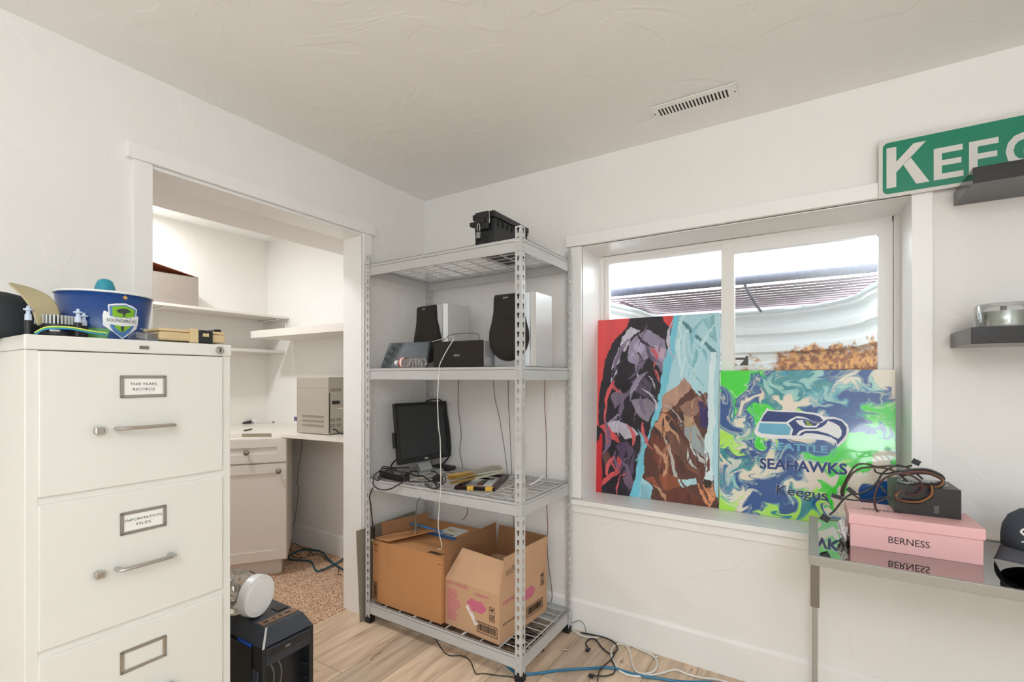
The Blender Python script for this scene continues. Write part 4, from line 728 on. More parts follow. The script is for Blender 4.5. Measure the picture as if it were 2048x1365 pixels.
# -- right: poured marbled paint
AN = {'G': [(.05,.05),(.15,.08),(.1,.15),(.2,.03),(.27,.06),(.33,.3),(.27,.35),(.3,.27),(.97,.27),(.95,.4),(.93,.46),(.85,.45),(.98,.5),(.8,.52),(.72,.6),(.75,.62),(.64,.8),(.68,.78),(.7,.72),(.66,.86),(.86,.5),(.62,.58),(.9,.34),(.24,.38)],
      'Y': [(.03,.5),(.1,.52),(.05,.45),(.15,.42),(.03,.92),(.05,.97),(.02,.83),(.55,.83),(.6,.87),(.45,.95),(.5,1),(.6,.97),(.65,.93),(.30,.46),(.56,.32),(.36,.97),(.68,.66),(.08,.88)],
      'B': [(.02,.22),(.02,.3),(.05,.37),(.04,.33),(.2,.12),(.22,.17),(.16,.2),(.27,.1),(.31,.04),(.18,.3),(.16,.37),(.22,.27),(.75,.08),(.7,.03),(.85,.03),(.68,.22),(.78,.27),(.85,.2),(.95,.17),(.9,.24),(.82,.36),(.9,.42),(.75,.35),(.64,.3),(.97,.12),(.15,.5),(.2,.55),(.22,.48),(.1,.585),(.38,.48),(.45,.55),(.55,.5),(.5,.6),(.35,.7),(.3,.8),(.4,.78),(.25,.9),(.3,.75),(.42,.70),(.33,.85),(.38,.90),(.28,.86),(.05,.72),(.1,.75),(.17,.77),(.2,.83),(.22,.93),(.85,.84),(.9,.8),(.96,.74),(.9,.9),(.8,.9),(.97,.9),(.82,.86),(.36,.76),(.6,.9),(.13,.98),(.7,.98)],
      'T': [(.35,.07),(.45,.08),(.55,.1),(.4,.14),(.5,.15),(.33,.17),(.06,.2),(.12,.6),(.03,.6),(.18,.63),(.5,.88),(.4,.98),(.55,.92),(.3,.19),(.6,.13),(.7,.12),(.35,.22),(.02,.78),(.26,.6)],
      'A': [(.42,.11),(.52,.12),(.6,.17),(.36,.12),(.63,.08),(.72,.17),(.8,.12),(.12,.72),(.1,.66),(.93,.08),(.47,.17)],
      'C': [(.2,.24),(.12,.28),(.1,.4),(.14,.45),(.38,.22),(.5,.22),(.6,.2),(.55,.25),(.45,.25),(.8,.08),(.87,.09),(.97,.04),(1,.1),(.78,.1),(.65,.36),(.9,.6),(.95,.66),(.85,.7),(.8,.76),(.7,.9),(.58,.75),(.52,.77),(.3,.52),(.25,.68),(.1,.66),(.05,.69),(.2,.7),(.33,.6),(.05,.8),(.1,.85),(.15,.92),(.12,.8),(.72,.84),(.75,.8),(.78,.7),(.95,.97),(.45,.8),(.22,.2),(.58,.68),(.6,.74),(.9,.97),(.30,.57),(.5,.45)]}
AC = {'G': (52, 220, 44), 'Y': (176, 236, 84), 'B': (4, 78, 150), 'T': (26, 138, 150), 'A': (150, 206, 200), 'C': (232, 222, 204)}
def art_marble(u, v):
    x_, y_ = u.copy(), v.copy()                      # fluid look: advect the point along a swirling noise field
    for k, (amp, fr) in enumerate(((0.030, 3.0), (0.026, 4.5), (0.022, 7.0), (0.016, 10.0), (0.011, 15.0), (0.007, 24.0))):
        for _ in range(2):
            e = 0.01; p0 = fbm(x_ * fr, y_ * fr, 30 + k, 2); gx = (fbm((x_ + e) * fr, y_ * fr, 30 + k, 2) - p0) / e / fr; gy = (fbm(x_ * fr, (y_ + e) * fr, 30 + k, 2) - p0) / e / fr
            x_ = x_ + amp * gy * 1.3; y_ = y_ - amp * gx * 1.3
    keys = list(AN); ds = []
    for k in keys:
        a = np.array(AN[k]); d = np.full(len(u), 9.0)
        for x, y in a: d = np.minimum(d, (x_ - x) ** 2 + (y_ - y) ** 2)
        ds.append(np.sqrt(d) * (1.06 if k in 'TA' else 0.97 if k == 'C' else 1.0))
    ds = np.array(ds); so = np.sort(ds, 0); gap = so[1] - so[0]
    wgt = np.exp(-(ds - ds.min(0)) * 260); wgt /= wgt.sum(0)
    c = sum(wgt[i][:, None] * L3(AC[k])[None] for i, k in enumerate(keys))
    hal = np.exp(-((gap - 0.012) * 110) ** 2) * np.clip(fbm(u * 5, v * 5, 51) * 4 + 0.5, 0, 1) * 0.75
    c = c * (1 - hal[:, None]) + L3((62, 160, 186)) * hal[:, None]
    h2_ = np.exp(-((gap - 0.030) * 160) ** 2) * np.clip(fbm(u * 4, v * 4, 71) * 4 + 0.2, 0, 1) * 0.7
    c = c * (1 - h2_[:, None]) + L3((228, 240, 214)) * h2_[:, None]
    sp = (fbm(u * 55, v * 55, 61, 1) > 0.47) & (fbm(u * 5, v * 5, 63) > 0.10); c[sp] = L3((10, 60, 120))
    return np.clip(c, 0, 1)
t2y0, t2y1 = 0.150, 0.190; w2, h2 = 0.620, 0.618
c2 = thing('canvas_painting', 'square canvas of marbled blue, green and cream paint with a bird logo', 'painting', (1.613, t2y0, 0.638))
yv2 = Vector((0, t2y1 - t2y0, h2)).normalized(); T2 = frameM((0, 0, 0), (1, 0, 0), yv2)
pc2 = painted_canvas('canvas', c2, w2, math.hypot(h2, t2y1 - t2y0), 0.020, art_marble, 420, 420, attr_mat('marbled_paint', 0.2, 0.6)); pc2.matrix_local = T2
T2w = Matrix.Translation((1.613, t2y0, 0.638)) @ T2; n2 = T2w.to_3x3() @ Vector((0, 0, 1))
def on2(px, py):
    r = ray(px, py); q = (T2w.translation - CAM).dot(n2) / r.dot(n2); p = T2w.inverted() @ (CAM + r * q); return (p.x, p.y)
NAVY = M('logo_navy', (24, 54, 120), 0.35); LBLUE = M('logo_light_blue', (104, 178, 206), 0.35); LWHITE = M('logo_white', (236, 236, 238), 0.35); LGREEN = M('logo_green', (140, 176, 30), 0.35)
def cp(P): return [on2(1420 + a / 4.015, 720 + b / 4.015) for a, b in P]
m = MB(); lays = [(2, [(458,385),(480,402),(560,405),(700,410),(830,425),(880,436),(915,456),(1000,460),(1060,480),(1105,520),(1118,560),(1110,605),(1080,655),(1020,708),(1010,668),(960,650),(860,642),(700,637),(500,634),(400,624),(362,602),(356,570),(380,515)]),
    (0, [(462,412),(560,418),(700,424),(830,440),(880,455),(910,490),(880,503),(820,490),(760,462),(700,452),(645,478),(612,500),(408,495),(430,450)]), (1, [(400,508),(612,516),(652,552),(636,605),(560,605),(410,590),(385,572)]),
    (0, [(630,508),(690,470),(760,474),(830,495),(895,508),(938,480),(1000,475),(1060,495),(1097,545),(1092,600),(1062,642),(1022,684),(1015,650),(975,622),(900,602),(820,590),(765,590),(735,610),(655,608),(668,560)]),
    (2, [(945,490),(932,515),(900,540),(850,556),(760,556),(715,575),(690,606),(712,608),(735,585),(770,570),(860,572),(940,592),(1030,635),(1055,610),(1058,570),(1035,530),(990,505)]), (2, [(685,488),(740,482),(830,503),(884,512),(855,544),(765,546),(715,522)]),
    (0, [(740,486),(800,498),(868,514),(842,532),(770,528)]), (3, [(768,497),(792,497),(800,514),(826,514),(816,528),(778,526)])]
for i, (mi, P) in enumerate(lays):
    q = cp(P); m.add([(x, y, 0.0004 + 0.0003 * i) for x, y in q], [tuple(range(len(q)))], mi)
lg = m.build('bird_logo', [NAVY, LBLUE, LWHITE, LGREEN], pc2)
def word(s, a, b, hh, mat, bold=0.02, z=0.0006, sh=0):
    A = on2(1420 + a[0] / 4.015, 720 + a[1] / 4.015); B = on2(1420 + b[0] / 4.015, 720 + b[1] / 4.015); d = Vector((B[0] - A[0], B[1] - A[1])); q = MB()
    T = Matrix.Translation(((A[0] + B[0]) / 2 - sh, (A[1] + B[1]) / 2 + sh, 0)) @ Matrix.Rotation(math.atan2(d.y, d.x), 4, 'Z')
    textmesh(q, s, T, hh, d.length, bold, z); return q.build('lettering', mat, pc2)
word('SEATTLE', (487, 690), (944, 722), 0.030, LBLUE, 0.02)
word('SEAHAWKS', (398, 830), (1102, 880), 0.046, LWHITE, 0.03, 0.0007, 0.0012); word('SEAHAWKS', (398, 830), (1102, 880), 0.046, NAVY, 0.03, 0.0010)
word('Keegus', (532, 1050), (944, 1105), 0.050, LWHITE, 0.012, 0.0007, 0.0011)
word('Keegus', (532, 1050), (944, 1105), 0.050, M('logo_dark_navy', (22, 40, 84), 0.35), 0.012, 0.0010)
# ================================================================ right side of the window wall
GREEN = M('sign_green', (0, 126, 96), 0.35, vary=0.05, vscale=5); SIGNW = M('sign_white', (216, 212, 206), 0.4)
t = thing('street_sign', 'green and white street name sign hung above the right corner of the window', 'sign', (2.161, -0.031, 1.855))
SW, SHh = 0.66, 0.203
def rrect(x0, y0, x1, y1, r, n=5):
    p = []
    for cx_, cy_, a0 in ((x1 - r, y1 - r, 0), (x0 + r, y1 - r, 90), (x0 + r, y0 + r, 180), (x1 - r, y0 + r, 270)):
        for k in range(n + 1): a = math.radians(a0 + 90 * k / n); p.append((cx_ + r * math.cos(a), cy_ + r * math.sin(a)))
    return p
Tsg = frameM((0, 0, 0), (1, 0, 0), (0, 0, 1))
m = MB(); m.T = Tsg; m.box((0, 0, -0.004), (SW, SHh, 0)); m.build('plate', SIGNW, t, 0.001)
m = MB(); m.T = Tsg; m.prism(rrect(0.0115, 0.012, SW - 0.0115, SHh - 0.012, 0.016), 0, 0.0005); m.build('green_field', GREEN, t)
def sg(px, py): p = pY(px, py, -0.032); return (p.x - 2.161, p.z - 1.855)
m = MB(); m.T = Tsg
kx0, kz0 = sg(1773, 377.5); _, kz1 = sg(1773, 297.5); kx1, _ = sg(1859, 362)
w_ = kx1 - kx0; h_ = kz1 - kz0; sw = w_ * 0.235
m.box((kx0, kz0, 0.0006), (kx0 + sw, kz1, 0.00105)); 
K = lambda P: m.add([(kx0 + w_ * x, kz0 + h_ * y, 0.0011) for x, y in P], [tuple(range(len(P)))])
K([(.23, .36), (.40, .52), (.56, .66), (.92, 1.0), (.64, 1.0), (.23, .62)]); K([(.40, .52), (.56, .68), (1.0, 0), (.70, 0)])
def Eb(xa, xb, za, zb, s=0.026):
    hh = zb - za; st = hh * 0.18
    a1, a2 = za + hh * 0.43, za + hh * 0.60; xi = xa + s
    m.prism([(xa, za), (xb, za), (xb, za + st), (xi, za + st), (xi, a1), (xb - 0.005, a1), (xb - 0.005, a2), (xi, a2), (xi, zb - st), (xb - 0.002, zb - st), (xb - 0.002, zb), (xa, zb)], 0.0006, 0.0011)
e0, ez0 = sg(1867.5, 361.5); _, ez1 = sg(1867.5, 298.5); e1, _ = sg(1927, 340)
f0, _ = sg(1938, 300); f1, _ = sg(1999, 290); g0, _ = sg(2011, 300)
sE = (e1 - e0) * 0.28; Eb(e0, e1, ez0, ez1, sE); Eb(f0, f1, ez0, ez1, sE)
textmesh(m, 'G', Matrix.Translation((g0 + 0.036, (ez0 + ez1) / 2, 0.0006)), ez1 - ez0, 0.072, 0.035)
m.build('lettering', SIGNW, t)
LAQ = M('dark_grey_lacquer', (34, 33, 35), 0.14, spec=0.5)
for (x0, z0, z1, y0, lab) in ((2.364, 1.800, 1.847, -0.224, 'upper dark grey floating wall shelf in front of the street sign'), (2.356, 1.324, 1.373, -0.245, 'lower dark grey floating wall shelf carrying the disc tub')):
    t = thing('floating_shelf', lab, 'shelf', (x0, 0, z0), 0, 'dark floating shelves right of the window'); MB().box((0, y0, 0), (0.60, -0.0005, z1 - z0)).build('board', LAQ, t, 0.0015)
cxx, cyy = 2.447, -0.150; t = thing('disc_spindle', 'round clear plastic tub of silver discs on the lower floating shelf', 'disc tub', (cxx, cyy, 1.3735))
MB().lathe([(0.001, 0), (0.066, 0), (0.066, 0.006), (0.001, 0.006)], 40, cap=False).build('base', CLEAR, t)
MB().lathe([(0.060, 0.0065), (0.060, 0.048), (0.0075, 0.048)], 48, cap=False).build('disc_stack', M('disc_edges', (150, 156, 146), 0.25, 0.6, vary=0.2, vscale=60), t)
MB().cyl((0, 0, 0.048), (0, 0, 0.066), 0.0075, 16).build('spindle_rod', M('grey_rod', (96, 94, 92), 0.4), t)
MB().lathe([(0.064, 0.006), (0.064, 0.066), (0.060, 0.072), (0.001, 0.076)], 48, cap=False).build('clear_cover', CLEAR, t)
# ---------------------------------------------------------------- glass top table
DX0, DX1, DY0, DY1, DZ = 1.953, 2.95, -0.512, -0.045, 0.710
FRM = M('champagne_metal', (158, 155, 148), 0.36, 0.35); FRMD = M('dark_bronze_leg', (118, 110, 100), 0.4, 0.3)
def black_glass():
    m = bpy.data.materials.new('mirror_black_glass'); m.use_nodes = True; nt = m.node_tree; p = nt.nodes['Principled BSDF']
    p.inputs['Base Color'].default_value = lin((96, 94, 90)); p.inputs['Metallic'].default_value = 1.0; p.inputs['Roughness'].default_value = 0.0
    d = nt.nodes.new('ShaderNodeBsdfDiffuse'); d.inputs[0].default_value = lin((60, 58, 56)); p.inputs['Base Color'].default_value = (0.42, 0.41, 0.39, 1)
    return m
t = thing('glass_table', 'table with champagne metal frame and dark mirror glass top under the shelves', 'table', (DX0, DY0, 0))
W_, D_ = DX1 - DX0, DY1 - DY0
m = MB(); m.holed([(0, 0), (W_, 0), (W_, D_), (0, D_)], [[(0.026, 0.012), (0.026, D_ - 0.012), (W_ - 0.026, D_ - 0.012), (W_ - 0.026, 0.012)]], DZ - 0.027, DZ); m.build('top_frame', FRM, t, 0.001)
MB().box((0.022, 0.008, DZ - 0.012), (W_ - 0.022, D_ - 0.008, DZ - 0.0025)).build('glass_top', black_glass(), t)
for x, y in ((0.004, 0.006), (W_ - 0.026, 0.006), (0.004, D_ - 0.028), (W_ - 0.026, D_ - 0.028)):
    l = MB().box((x, y, 0.56), (x + 0.022, y + 0.022, DZ - 0.027)).build('leg', FRMD, t, 0.001)
    MB().box((x + 0.006, y + 0.003, 0.0), (x + 0.018, y + 0.015, 0.56)).build('lower_leg', FRM, l, 0.001)
# pink shoe box
ZG = DZ - 0.0025
t = thing('shoe_box', 'pink shoe box with black lettering standing on the glass table', 'box', (2.061, -0.344, ZG), 0.012)
MB().box((0, 0, 0), (0.300, 0.176, 0.092)).build('box_body', PINK, t, 0.001)
lid = MB().box((-0.004, -0.004, 0.0705), (0.304, 0.180, 0.1005)).build('lid', PINK, t, 0.0012)
m = MB(); textmesh(m, 'BERNESS', frameM((0.140, -0.0005, 0.036), (1, 0, 0), (0, 0, 1)), 0.0195, 0.094, 0.0, 0.0003); m.build('lettering', INK, t)
m = MB(); textmesh(m, 'BERNESS', Matrix.Translation((0.085, 0.085, 0.1006)) @ Matrix.Rotation(0.0, 4, 'Z'), 0.020, 0.095, 0.0, 0.0003); m.build('lettering', INK, lid)
m = MB(); blob(m, (2.046, -0.285, ZG + 0.030), 0.024, 0.7, 5, 3, (0.55, 2.0, 1.2)); tag(m.build('tissue_paper', M('tissue', (234, 232, 228), 0.6)), 'crumpled white wrapping beside the left end of the pink shoe box', 'paper')
# power supply with its cables
zp = ZG + 0.1008
psu = thing('power_supply', 'black computer power supply trailing a tangle of cables on the pink shoe box', 'power supply', (2.178, -0.262, zp), 0.02)
psb = MB().box((0, 0, 0), (0.154, 0.142, 0.086)).build('case', M('psu_black', (38, 36, 36), 0.38, 0.2), psu, 0.001)
m = MB()
for k, r in enumerate((0.012, 0.022, 0.032, 0.042, 0.052, 0.060)):
    m.T = Matrix.Translation((0.077, 0.071, 0.0875)); m.tube([(r * math.cos(a * PI / 16), r * math.sin(a * PI / 16), 0) for a in range(33)], 0.0012, 5, 0, 1)
for a in range(4): m.cyl((0, 0, 0), (0.062 * math.cos(a * PI / 2 + 0.5), 0.062 * math.sin(a * PI / 2 + 0.5), 0), 0.0014, 5)
m.build('fan_grille', SILVERL, psb)
m = MB(); m.T = Matrix.Translation((0.077, 0.071, 0.0862)); m.lathe([(0.001, 0), (0.063, 0)], 32, cap=False).build('fan_opening', BLACKS, psb)
for x, h_ in ((0.034, 0.020), (0.041, 0.026), (0.048, 0.016), (0.064, 0.022), (0.070, 0.026), (0.074, 0.026)): MB().box((x, -0.0006, 0.014), (x + 0.0022, 0.0002, 0.014 + h_)).build('vent_slot', BLACKS, psb)
m = MB(); 
for k in range(7): m.box((0.093, -0.0006, 0.012 + 0.0032 * k), (0.104, -0.0001, 0.0134 + 0.0032 * k))
m.build('printed_note', M('grey_note', (120, 118, 116), 0.5), psb)
Ti = (Matrix.Translation((2.178, -0.262, zp)) @ Matrix.Rotation(0.02, 4, 'Z')).inverted()
def C6(P, ys): return [Ti @ pY(1640 + a / 6.827, 900 + b / 6.827, ys if not isinstance(ys, (list, tuple)) else ys[0] + (ys[1] - ys[0]) * i / (len(P) - 1)) for i, (a, b) in enumerate(P)]
BRN = M('brown_sleeve', (66, 50, 42), 0.5); YEL = M('yellow_wire', (150, 118, 62), 0.5); MAR = M('maroon_wire', (72, 42, 40), 0.5)
def pcab(P, ys, r, mat=CORDB): return MB().tube(C6(P, ys), r, 7, 0, 5).build('cable', mat, psu)
ca = pcab([(300,640),(290,560),(350,420),(440,270),(520,200),(640,195),(760,230),(900,225),(1050,215),(1180,240),(1260,285),(1400,400)], (-0.20, -0.17), 0.0030, BRN)
cb = pcab([(320,640),(325,540),(390,400),(470,300),(600,245),(760,240),(900,255),(1000,290),(1100,350),(1190,440),(1225,520)], (-0.21, -0.20), 0.0032, BRN)
cc = pcab([(130,890),(200,830),(270,740),(330,670),(420,610),(540,600),(680,540),(780,440),(850,330),(940,260),(1050,215),(1150,235),(1250,215)], (-0.28, -0.16), 0.0030)
cd_ = pcab([(790,850),(755,780),(745,640),(790,500),(870,400),(1000,335),(1130,325),(1280,370),(1380,450),(1390,540),(1300,620),(1190,600)], (-0.285, -0.272), 0.0034, MAR)
EB = [(1090,330),(1250,300),(1450,300),(1600,350),(1680,410),(1640,480),(1500,500),(1350,490),(1180,520),(1080,580),(1030,620),(1080,670),(1200,700),(1350,700),(1470,650),(1530,580),(1520,480)]
for dx, dy, r, mt, ys in ((0, 0, 0.0036, CORDB, (-0.22, -0.275)), (10, -22, 0.0034, CORDB, (-0.215, -0.277)), (6, 14, 0.0022, YEL, (-0.228, -0.283)), (-6, 26, 0.0022, MAR, (-0.232, -0.275)), (2, -36, 0.0028, CORDG, (-0.21, -0.272)), (14, 34, 0.0020, CORDB, (-0.225, -0.280)), (-8, 6, 0.0020, M('orange_wire', (120, 66, 48), 0.5), (-0.233, -0.284))):
    pcab([(a + dx, b + dy) for a, b in EB], ys, r, mt)
cf = pcab([(740,260),(770,310),(880,330),(1000,310),(1120,280)], -0.19, 0.0026)
cg = pcab([(440,600),(520,660),(600,700),(760,720),(830,700),(900,670)], (-0.25, -0.23), 0.0027, MAR)
ch = pcab([(270,660),(340,672),(460,690),(600,690),(760,665),(880,650)], (-0.25, -0.235), 0.0024)
def conn(px, py, y, w_, h_, ang, par):
    p = C6([(px, py)], y)[0]; o = MB().box((-w_ / 2, -0.006, -h_ / 2), (w_ / 2, 0.006, h_ / 2)).build('connector', BLACK, par, 0.001); o.location = p; o.rotation_euler = (0, ang, 0)
conn(425, 565, -0.25, 0.024, 0.014, 0.7, cg); conn(225, 640, -0.25, 0.028, 0.012, 0.25, ch); conn(70, 935, -0.285, 0.024, 0.019, 0.5, cc); conn(1312, 170, -0.16, 0.020, 0.017, 0.45, cc); conn(930, 665, -0.235, 0.018, 0.010, 0.1, ch); conn(865, 545, -0.21, 0.022, 0.008, 1.0, cb)
# ---------------------------------------------------------------- caps
def make_cap(name, label, loc, rz, crownm, brimm, tilt=(0, 0), R=0.092, hC=0.115, mesh=False, vis=0.072, droop=0.030):
    t = thing(name, label, 'cap', loc); t.rotation_euler = (tilt[0], tilt[1], rz)
    m = MB(); prof = [(R, 0.0), (R * 1.0, hC * 0.25), (R * 0.96, hC * 0.5), (R * 0.82, hC * 0.75), (R * 0.55, hC * 0.93), (R * 0.22, hC * 0.995), (0.002, hC)]
    seg = 36; vs = []; 
    for r, z in prof:
        for i in range(seg):
            a = 2 * PI * i / seg; f = 1 + 0.10 * max(0, math.cos(a)) * (z / hC) * (1 - z / hC) * 2; vs.append((r * f * math.cos(a) * 1.08, r * math.sin(a) * 0.9, z + 0.006 * math.cos(a)))
    m.add(vs, [(j * seg + i, j * seg + (i + 1) % seg, (j + 1) * seg + (i + 1) % seg, (j + 1) * seg + i) for j in range(len(prof) - 1) for i in range(seg)], 0, True)
    cr = m.build('crown', crownm, t); sm = cr.modifiers.new('thickness', 'SOLIDIFY'); sm.thickness = 0.002
    m = MB(); n1, n2 = 17, 6; top = []; 
    for s in (0, 1):
        for j in range(n2):
            v = j / (n2 - 1)
            for i in range(n1):
                u = -1 + 2 * i / (n1 - 1); a = u * math.radians(72); x = R * 1.08 * math.cos(a); y = R * 0.9 * math.sin(a)
                ext = vis * math.cos(a) ** 0.6 * v; top.append((x + ext, y * (1 + 0.04 * v), 0.006 - droop * (u * u) * (0.35 + 0.65 * v) * 1.2 - 0.012 * v + 0.004 - 0.0028 * s))
    N = n1 * n2; F = [(j * n1 + i, j * n1 + i + 1, (j + 1) * n1 + i + 1, (j + 1) * n1 + i) for j in range(n2 - 1) for i in range(n1 - 1)]
    F2 = [tuple(k + N for k in reversed(f)) for f in F]; edge = [i for i in range(n1)] + [j * n1 + n1 - 1 for j in range(1, n2)] + [(n2 - 1) * n1 + i for i in range(n1 - 2, -1, -1)] + [j * n1 for j in range(n2 - 2, 0, -1)]
    E = [(edge[k], edge[(k + 1) % len(edge)], edge[(k + 1) % len(edge)] + N, edge[k] + N) for k in range(len(edge))]
    m.add(top, F + F2 + E, 0, True); m.build('brim', brimm, t)
    MB().lathe([(0.001, 0.006), (0.006, 0.004), (0.007, 0)], 12, cap=False).build('top_button', crownm, t).location = (0, 0, hC)
    return t
capn = make_cap('baseball_cap', 'dark blue grey baseball cap on the glass table at the right edge', (2.505, -0.245, ZG + 0.043), math.radians(-118), M('navy_cloth', (62, 68, 78), 0.85, bump=0.3, bscale=400, bdist=0.0005), M('grey_cloth', (84, 86, 94), 0.85), (0, 0.02), 0.094, 0.112)
m = MB(); m.tube([(0.1015, -0.003, 0.066), (0.1010, -0.012, 0.073), (0.1005, -0.022, 0.062), (0.1025, -0.012, 0.052), (0.1035, -0.003, 0.041), (0.1010, -0.020, 0.035)], 0.0025, 6, 0, 4); m.build('embroidered_letter', WHITE, capn)
# ================================================================ filing cabinet
FL = at(47.6, 900, 0.933); FR = FL + Vector((math.cos(math.radians(89)), math.sin(math.radians(89)), 0)) * 0.3925; fu = FR - FL; fu.z = 0; FWd = fu.length; yaw = math.atan2(fu.y, fu.x); FL.z = 0
fc = thing('filing_cabinet', 'tall cream metal filing cabinet with labelled drawers at the left', 'filing cabinet', tuple(FL), yaw)
TC = Matrix.Translation(FL) @ Matrix.Rotation(yaw, 4, 'Z'); FH_, FD_ = 1.312, 0.625
def fcw(x, y, z): return TC @ Vector((x, y, z))
m = MB(); m.box((0.0015, 0.004, 0), (0.022, FD_, FH_ - 0.03)); m.box((FWd - 0.0225, 0.004, 0), (FWd - 0.0015, FD_, FH_ - 0.03)); m.box((0.0015, FD_ - 0.01, 0), (FWd - 0.0015, FD_, FH_ - 0.03)); m.box((0.02, 0.02, 0), (FWd - 0.02, FD_ - 0.01, FH_ - 0.03))
for z in (0.979, 0.668, 0.359, 0.045): m.box((0.02, 0.005, z - 0.012 if z > 0.1 else 0), (FWd - 0.02, 0.02, z + 0.010))
m.build('shell', CABW, fc, 0.002)
tp = MB().box((0, 0, FH_ - 0.030), (FWd, FD_ + 0.001, FH_)).build('top_cap', CABW, fc, 0.003)
m = MB(); m.T = Matrix.Translation((0.3616, -0.0005, FH_ - 0.0155)) @ Matrix.Rotation(PI / 2, 4, 'X'); m.lathe([(0.0098, -0.004), (0.0098, 0.003), (0.0078, 0.0055), (0.005, 0.0055), (0.0045, 0.004), (0.001, 0.004)], 24); lk = m.build('lock', CHROME, tp)
MB().box((0.3604, -0.0052, FH_ - 0.020), (0.3628, -0.0040, FH_ - 0.011)).build('key_slot', BLACK, lk)
m = MB().box((0.1885, -0.0015, FH_ - 0.0205), (0.2065, 0.0005, FH_ - 0.0130)).build('badge', DARKN, tp)
HLD = M('steel_label_frame', (178, 176, 170), 0.28, 0.9)
for k, (z0, z1) in enumerate(((0.985, 1.280), (0.676, 0.970), (0.367, 0.660), (0.058, 0.350))):
    dr = MB().box((0.0205, -0.001, z0), (FWd - 0.0225, 0.018, z1)).build('drawer', CABW, fc, 0.0025)
    zc_ = z1 - (0.0745 if k == 0 else 0.0715); m = MB(); m.T = Matrix.Translation((0.1965, -0.001, zc_)) @ Matrix.Rotation(0.0 if k == 0 else 0.0, 4, 'Y')
    xa, xb, za, zb = -0.0438, 0.0438, -0.0245, 0.0245
    m.box((xa, -0.0025, za), (xa + 0.0065, 0, zb)); m.box((xb - 0.0065, -0.0025, za), (xb, 0, zb)); m.box((xa, -0.0025, za), (xb, 0, za + 0.006)); m.box((xa, -0.0025, zb - 0.006), (xb, 0, zb)); lf = m.build('label_holder', HLD, dr, 0.0008)
    if k < 2:
        MB().box((0.158, -0.0020, zc_ - 0.0185), (0.235, -0.0012, zc_ + 0.0185)).build('label_card', PAPER, lf)
        m = MB(); a_, b_ = (('THIS YEARS', 'RECORDS'), ('INFORMATION', 'FILES'))[k]; rot = Matrix.Rotation(0.0, 4, 'Z')
        Tt = frameM((0.1965, -0.0021, zc_ + (0.006 if k == 0 else 0.0055)), (1, 0, 0.0), (0, 0, 1)); Tb = frameM((0.1965, -0.0021, zc_ - 0.006), (1, 0, 0), (0, 0, 1))
        textmesh(m, a_, Tt, 0.0058, 0.052 if k == 0 else 0.070, 0.0, 0.0002); textmesh(m, b_, Tb, 0.0058, 0.042 if k == 0 else 0.028, 0.0, 0.0002); m.build('lettering', INK, lf)
    zh = z1 - 0.167; m = MB(); m.tube([(0.1470, -0.0015, zh), (0.1465, -0.018, zh + 0.0005), (0.155, -0.026, zh + 0.001), (0.198, -0.028, zh + 0.001), (0.241, -0.026, zh + 0.001), (0.2495, -0.018, zh + 0.0005), (0.2490, -0.0015, zh)], 0.0072, 12, 0, 5, 0.62, (0, 0, 1)); m.build('handle', CHROME, dr)
    MB().box((0.1055, -0.016, zh - 0.008), (0.122, -0.0005, zh + 0.006)).build('thumb_latch', CHROME, dr, 0.002)
# things on the cabinet
tz = FH_ + 0.0002
bc = at(211, 660, 1.195); bc.z = tz
NVB = M('bucket_navy', (22, 66, 132), 0.3, vary=0.12, vscale=70); GRB = M('bucket_green', (96, 160, 92), 0.3, vary=0.2, vscale=30)
ang0 = math.atan2(CAM.y - bc.y, CAM.x - bc.x)
bk = thing('popcorn_bucket', 'dark blue paper bucket with green and white crest on top of the filing cabinet', 'bucket', tuple(bc), ang0)
Rt, Rb, Hb = 0.0945, 0.0805, 0.118
m = MB(); m.lathe([(0.001, 0.002), (Rb - 0.002, 0.002), (Rb, 0.0), (Rt, Hb)], 64, cap=False); bb = m.build('cup_wall', NVB, bk)
sm = bb.modifiers.new('thickness', 'SOLIDIFY'); sm.thickness = 0.0015; sm.offset = -1
m = MB(); m.tube([(Rt * math.cos(a * PI / 32), Rt * math.sin(a * PI / 32), Hb) for a in range(65)], 0.0027, 8, 0, 1); m.build('rolled_rim', WHITE, bk)
def curved(polys, name, mats, par, off=0.0006):
    m = MB()
    for i, (mi, P) in enumerate(polys):
        bm = bmesh.new(); vs = [bm.verts.new((x, y, 0)) for x, y in P]; bm.faces.new(vs); bmesh.ops.triangulate(bm, faces=bm.faces)
        for _ in range(2): bmesh.ops.subdivide_edges(bm, edges=[e for e in bm.edges if e.calc_length() > 0.012], cuts=1); bmesh.ops.triangulate(bm, faces=bm.faces)
        bm.verts.index_update(); V = []
        for v in bm.verts:
            r = Rb + (Rt - Rb) * v.co.y / Hb + off + 0.00025 * i; a = v.co.x / (Rb + 0.008); V.append((r * math.cos(a), r * math.sin(a), v.co.y))
        m.add(V, [tuple(q.index for q in f.verts) for f in bm.faces], mi, False); bm.free()
    return m.build(name, mats, par)
CXb = 0.033   # crest offset to the right of the side facing the camera
s_ = 0.00110
def cr_(P): return [(CXb + (x - 1010) / 4.267 * s_ * 0.98, 0.0005 + (752 - y) / 4.267 * s_ * 1.0 + 0.006) for x, y in P]
